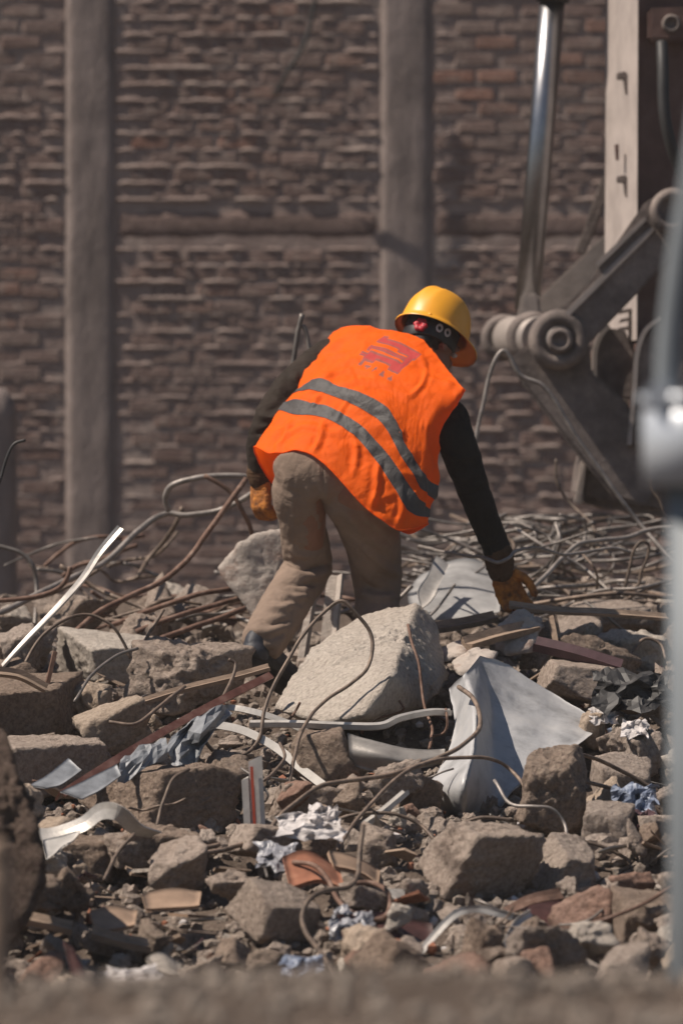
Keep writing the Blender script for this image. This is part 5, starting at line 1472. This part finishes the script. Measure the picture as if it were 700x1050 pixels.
# the print on the back
def inside(Q, poly):
    x, y = Q[:, 0], Q[:, 1]; r_ = np.zeros(len(Q), bool); j = len(poly) - 1
    for i in range(len(poly)):
        xi, yi = poly[i]; xj, yj = poly[j]
        c = ((yi > y) != (yj > y)) & (x < (xj - xi) * (y - yi) / (yj - yi + 1e-9) + xi)
        r_ ^= c; j = i
    return r_
Qv = to_px(V)
pr = inside(Qv, [(393, 345), (412, 352), (432, 363), (420, 372), (406, 384), (398, 379), (401, 373), (388, 372), (374, 367), (370, 362), (380, 354)]).astype(float)
for line in ([(372, 360), (390, 360), (412, 370)], [(378, 352), (398, 356), (416, 366)]):
    d_, _ = seg_dist(Qv, line); pr[d_ < 1.8] = 0
for q in ((370, 372), (377, 376.5), (384, 379), (391.5, 383.5), (399, 387.5)):
    pr[(np.abs(Qv[:, 0] - q[0]) < 2.6) & (np.abs(Qv[:, 1] - q[1]) < 2.0)] = 0.5
pr *= isback
att = vme.attributes.new('print', 'FLOAT', 'POINT'); att.data.foreach_set('value', pr)
M_VEST, t, b, c = fabric('hi_vis_orange', (1.0, 0.14, 0.003), 0.12, 14, 420, 0.35, trans=0.34, rough=0.7)
an = t.nodes.new('ShaderNodeAttribute'); an.attribute_name = 'print'
pc = ramp(t, an.outputs['Fac'], [(0.0, (1.0, 0.14, 0.003)), (0.45, (0.30, 0.14, 0.12)), (1.0, (0.58, 0.075, 0.07))])
pf = ramp(t, an.outputs['Fac'], [(0.1, (0, 0, 0)), (0.4, (1, 1, 1))])
cc = mixc(t, pf, c, pc)
t.links.new(cc, b.inputs['Base Color'])
for nd in t.nodes:
    if nd.type == 'BSDF_TRANSLUCENT': t.links.new(cc, nd.inputs['Color'])
vme.materials.append(M_VEST)
vest = link('vest', vme)
vest.parent = person; vest.matrix_parent_inverse = Matrix.Translation(person.location).inverted()
for a_, b_ in ((3, 4), (5, 6)):
    idx = [i for i in range(n1) if a_ - 1e-6 <= vid[i] <= b_ + 1e-6]
    rings = [(V + Nn * 0.0022).reshape(n1, n2, 3)[i] for i in idx]
    SV, SF = loft(rings, cap=False)
    o = put('reflective_strip', SV, SF, M_STRIP, parent=person)
    o.parent = vest; o.matrix_parent_inverse = Matrix.Identity(4)
# hem and shoulder binding
for i_, nm in ((n1 - 1, 'hem_binding'),):
    P = V.reshape(n1, n2, 3)[i_]; P = np.vstack([P, P[:1]])
    TV, TF = tube(P, 0.003, 6)
    o = put(nm, TV, TF, M_VEST, parent=person)
    o.parent = vest; o.matrix_parent_inverse = Matrix.Identity(4)

# hard hat
def hat(scale_in=0.0, rows=18, n=72):
    th = np.arange(n) / n * 2 * np.pi          # 0 = front, pi/2 = right
    cf, sr = np.cos(th), np.sin(th)
    rings = []
    a0 = np.where(cf > 0, .130, .128) - scale_in; b0 = .111 - scale_in
    flare = .015 + .042 * np.clip(cf, 0, 1) ** 2.2
    def ring(k, z, ex=0.0, dz=0.0):
        return np.array([hp((a0[i] * k + ex * flare[i]) * cf[i], (b0 * k + ex * flare[i]) * sr[i], z + (dz[i] if hasattr(dz, '__len__') else dz)) for i in range(n)])
    lip = -.010 * np.clip(cf, 0, 1) ** 2
    rings.append(ring(1, -.004 + scale_in * .3, 1.0, lip)); rings.append(ring(1, .001 + scale_in * .3, 1.02, lip)); rings.append(ring(1, .006 + scale_in * .2, .7, lip * .6)); rings.append(ring(1, .010, .15, 0))
    hgt = .146 - scale_in
    for j in range(rows):
        ph = (j + .2) / rows * math.pi / 2
        k = math.cos(ph) ** .58; z = .010 + hgt * math.sin(ph) ** 1.05
        r_ = ring(k, z)
        lat = np.abs(b0 * k * sr); ridge = .0065 * np.exp(-(lat / .017) ** 4) * min(1, j / 4)
        side = .004 * np.exp(-((lat - .052) / .008) ** 2) * (1 if 4 < j < 13 else 0) * (cf < .6)
        rings.append(r_ + hu * (ridge + side)[:, None])
    return rings
rg = hat()
V, F = loft(rg, cap=False)
top = rg[-1].mean(0) + hu * .001
k = len(V); V = np.vstack([V, top]); nn = len(rg[0])
F += [(k - nn + j, k - nn + (j + 1) % nn, k) for j in range(nn)]
hatroot = put('hard_hat', V, F, M_HELM, parent=person)
rg = hat(.004)
V, F = loft(rg, cap=False)
V = np.vstack([V, rg[-1].mean(0)])
F += [(k - nn + j, k - nn + (j + 1) % nn, k) for j in range(nn)]
def hatpart(name, V, F, m, smooth=True):
    o = put(name, V, F, m, parent=person, smooth=smooth)
    o.parent = hatroot; o.matrix_parent_inverse = Matrix.Identity(4)
    return o
hatpart('hat_lining', V, [f[::-1] for f in F], M_HELMIN)
# headband at the back, ratchet dial, clips and rear nub
th = np.linspace(R(-115), R(115), 50)
rings = []
for z, o_ in ((.018, 0), (.014, .003), (-.048, .003), (-.052, 0), (-.052, -.004), (.018, -.004)):
    dip = -.012 * np.exp(-(th / .5) ** 2)
    rings.append(np.array([hp(-(.103 + o_) * math.cos(a), (.089 + o_) * math.sin(a), z + (dip[i] if z < 0 else 0)) for i, a in enumerate(th)]))
V, F = loft(rings, cap=False, closed=False)
hatpart('headband', V, F, M_BAND)
def on_band(psi, z, out=0.0):
    p = hp(-(.106 + out) * math.cos(psi), (.092 + out) * math.sin(psi), z)
    nrm = unit(-hf * math.cos(psi) / .106 + hr * math.sin(psi) / .092)
    tang = unit(np.cross(hu, nrm))
    return p, nrm, tang
p, nrm, tg = on_band(R(24), -.026)
th = np.arange(48) / 48 * 2 * np.pi
rings = []
for rr_, o_ in ((.023, 0), (.023, .010), (.020, .013), (.004, .013), (.0035, .010)):
    wv = rr_ * (1 + (.09 * np.cos(6 * th) if rr_ > .01 else 0))
    rings.append(p + nrm * o_ + (wv * np.cos(th))[:, None] * tg + (wv * np.sin(th))[:, None] * hu)
V, F = loft(rings)
hatpart('ratchet_dial', V, F, M_DIAL)
for k_ in range(6):
    a = k_ / 6 * 2 * math.pi
    c_ = p + nrm * .0125 + .0125 * (math.cos(a) * tg + math.sin(a) * hu)
    V, F = ellipsoid(c_, tg * .0024, hu * .0024, nrm * .0015, 8, 5)
    hatpart('dial_hole', V, F, M_BAND)
for psi in (R(60), R(78)):
    p, nrm, tg = on_band(psi, -.014)
    th = np.arange(24) / 24 * 2 * np.pi
    rings = []
    for rr_, o_ in ((.0125, .001), (.0125, .004), (.0065, .004), (.0065, .0005)):
        rings.append(p + nrm * o_ + rr_ * (np.cos(th)[:, None] * tg + 1.25 * np.sin(th)[:, None] * hu))
    V, F = loft(rings, cap=False)
    hatpart('band_clip', V, F, M_CLIP)
V, F = ellipsoid(hp(-.10, .062, .014), hf * .006, hr * .010, hu * .006, 12, 8)
hatpart('rain_gutter_nub', V, F, M_HELM)

# ------------------------------------------------------------------ dust in the air
def haze():
    m = bpy.data.materials.new('dusty_air'); m.use_nodes = True
    t = m.node_tree
    for n in list(t.nodes):
        if n.type == 'BSDF_PRINCIPLED': t.nodes.remove(n)
    v = t.nodes.new('ShaderNodeVolumePrincipled')
    v.inputs['Color'].default_value = (0.95, 0.90, 0.86, 1); v.inputs['Density'].default_value = 0.0009
    t.links.new(v.outputs[0], t.nodes['Material Output'].inputs['Volume'])
    V, F = boxvf(-450, 450, -450, 450, -3, 9.5)
    o = put('haze', V, F, m, smooth=False)
    tag(o, 'thin dust hanging in the air', kind='stuff')
haze()
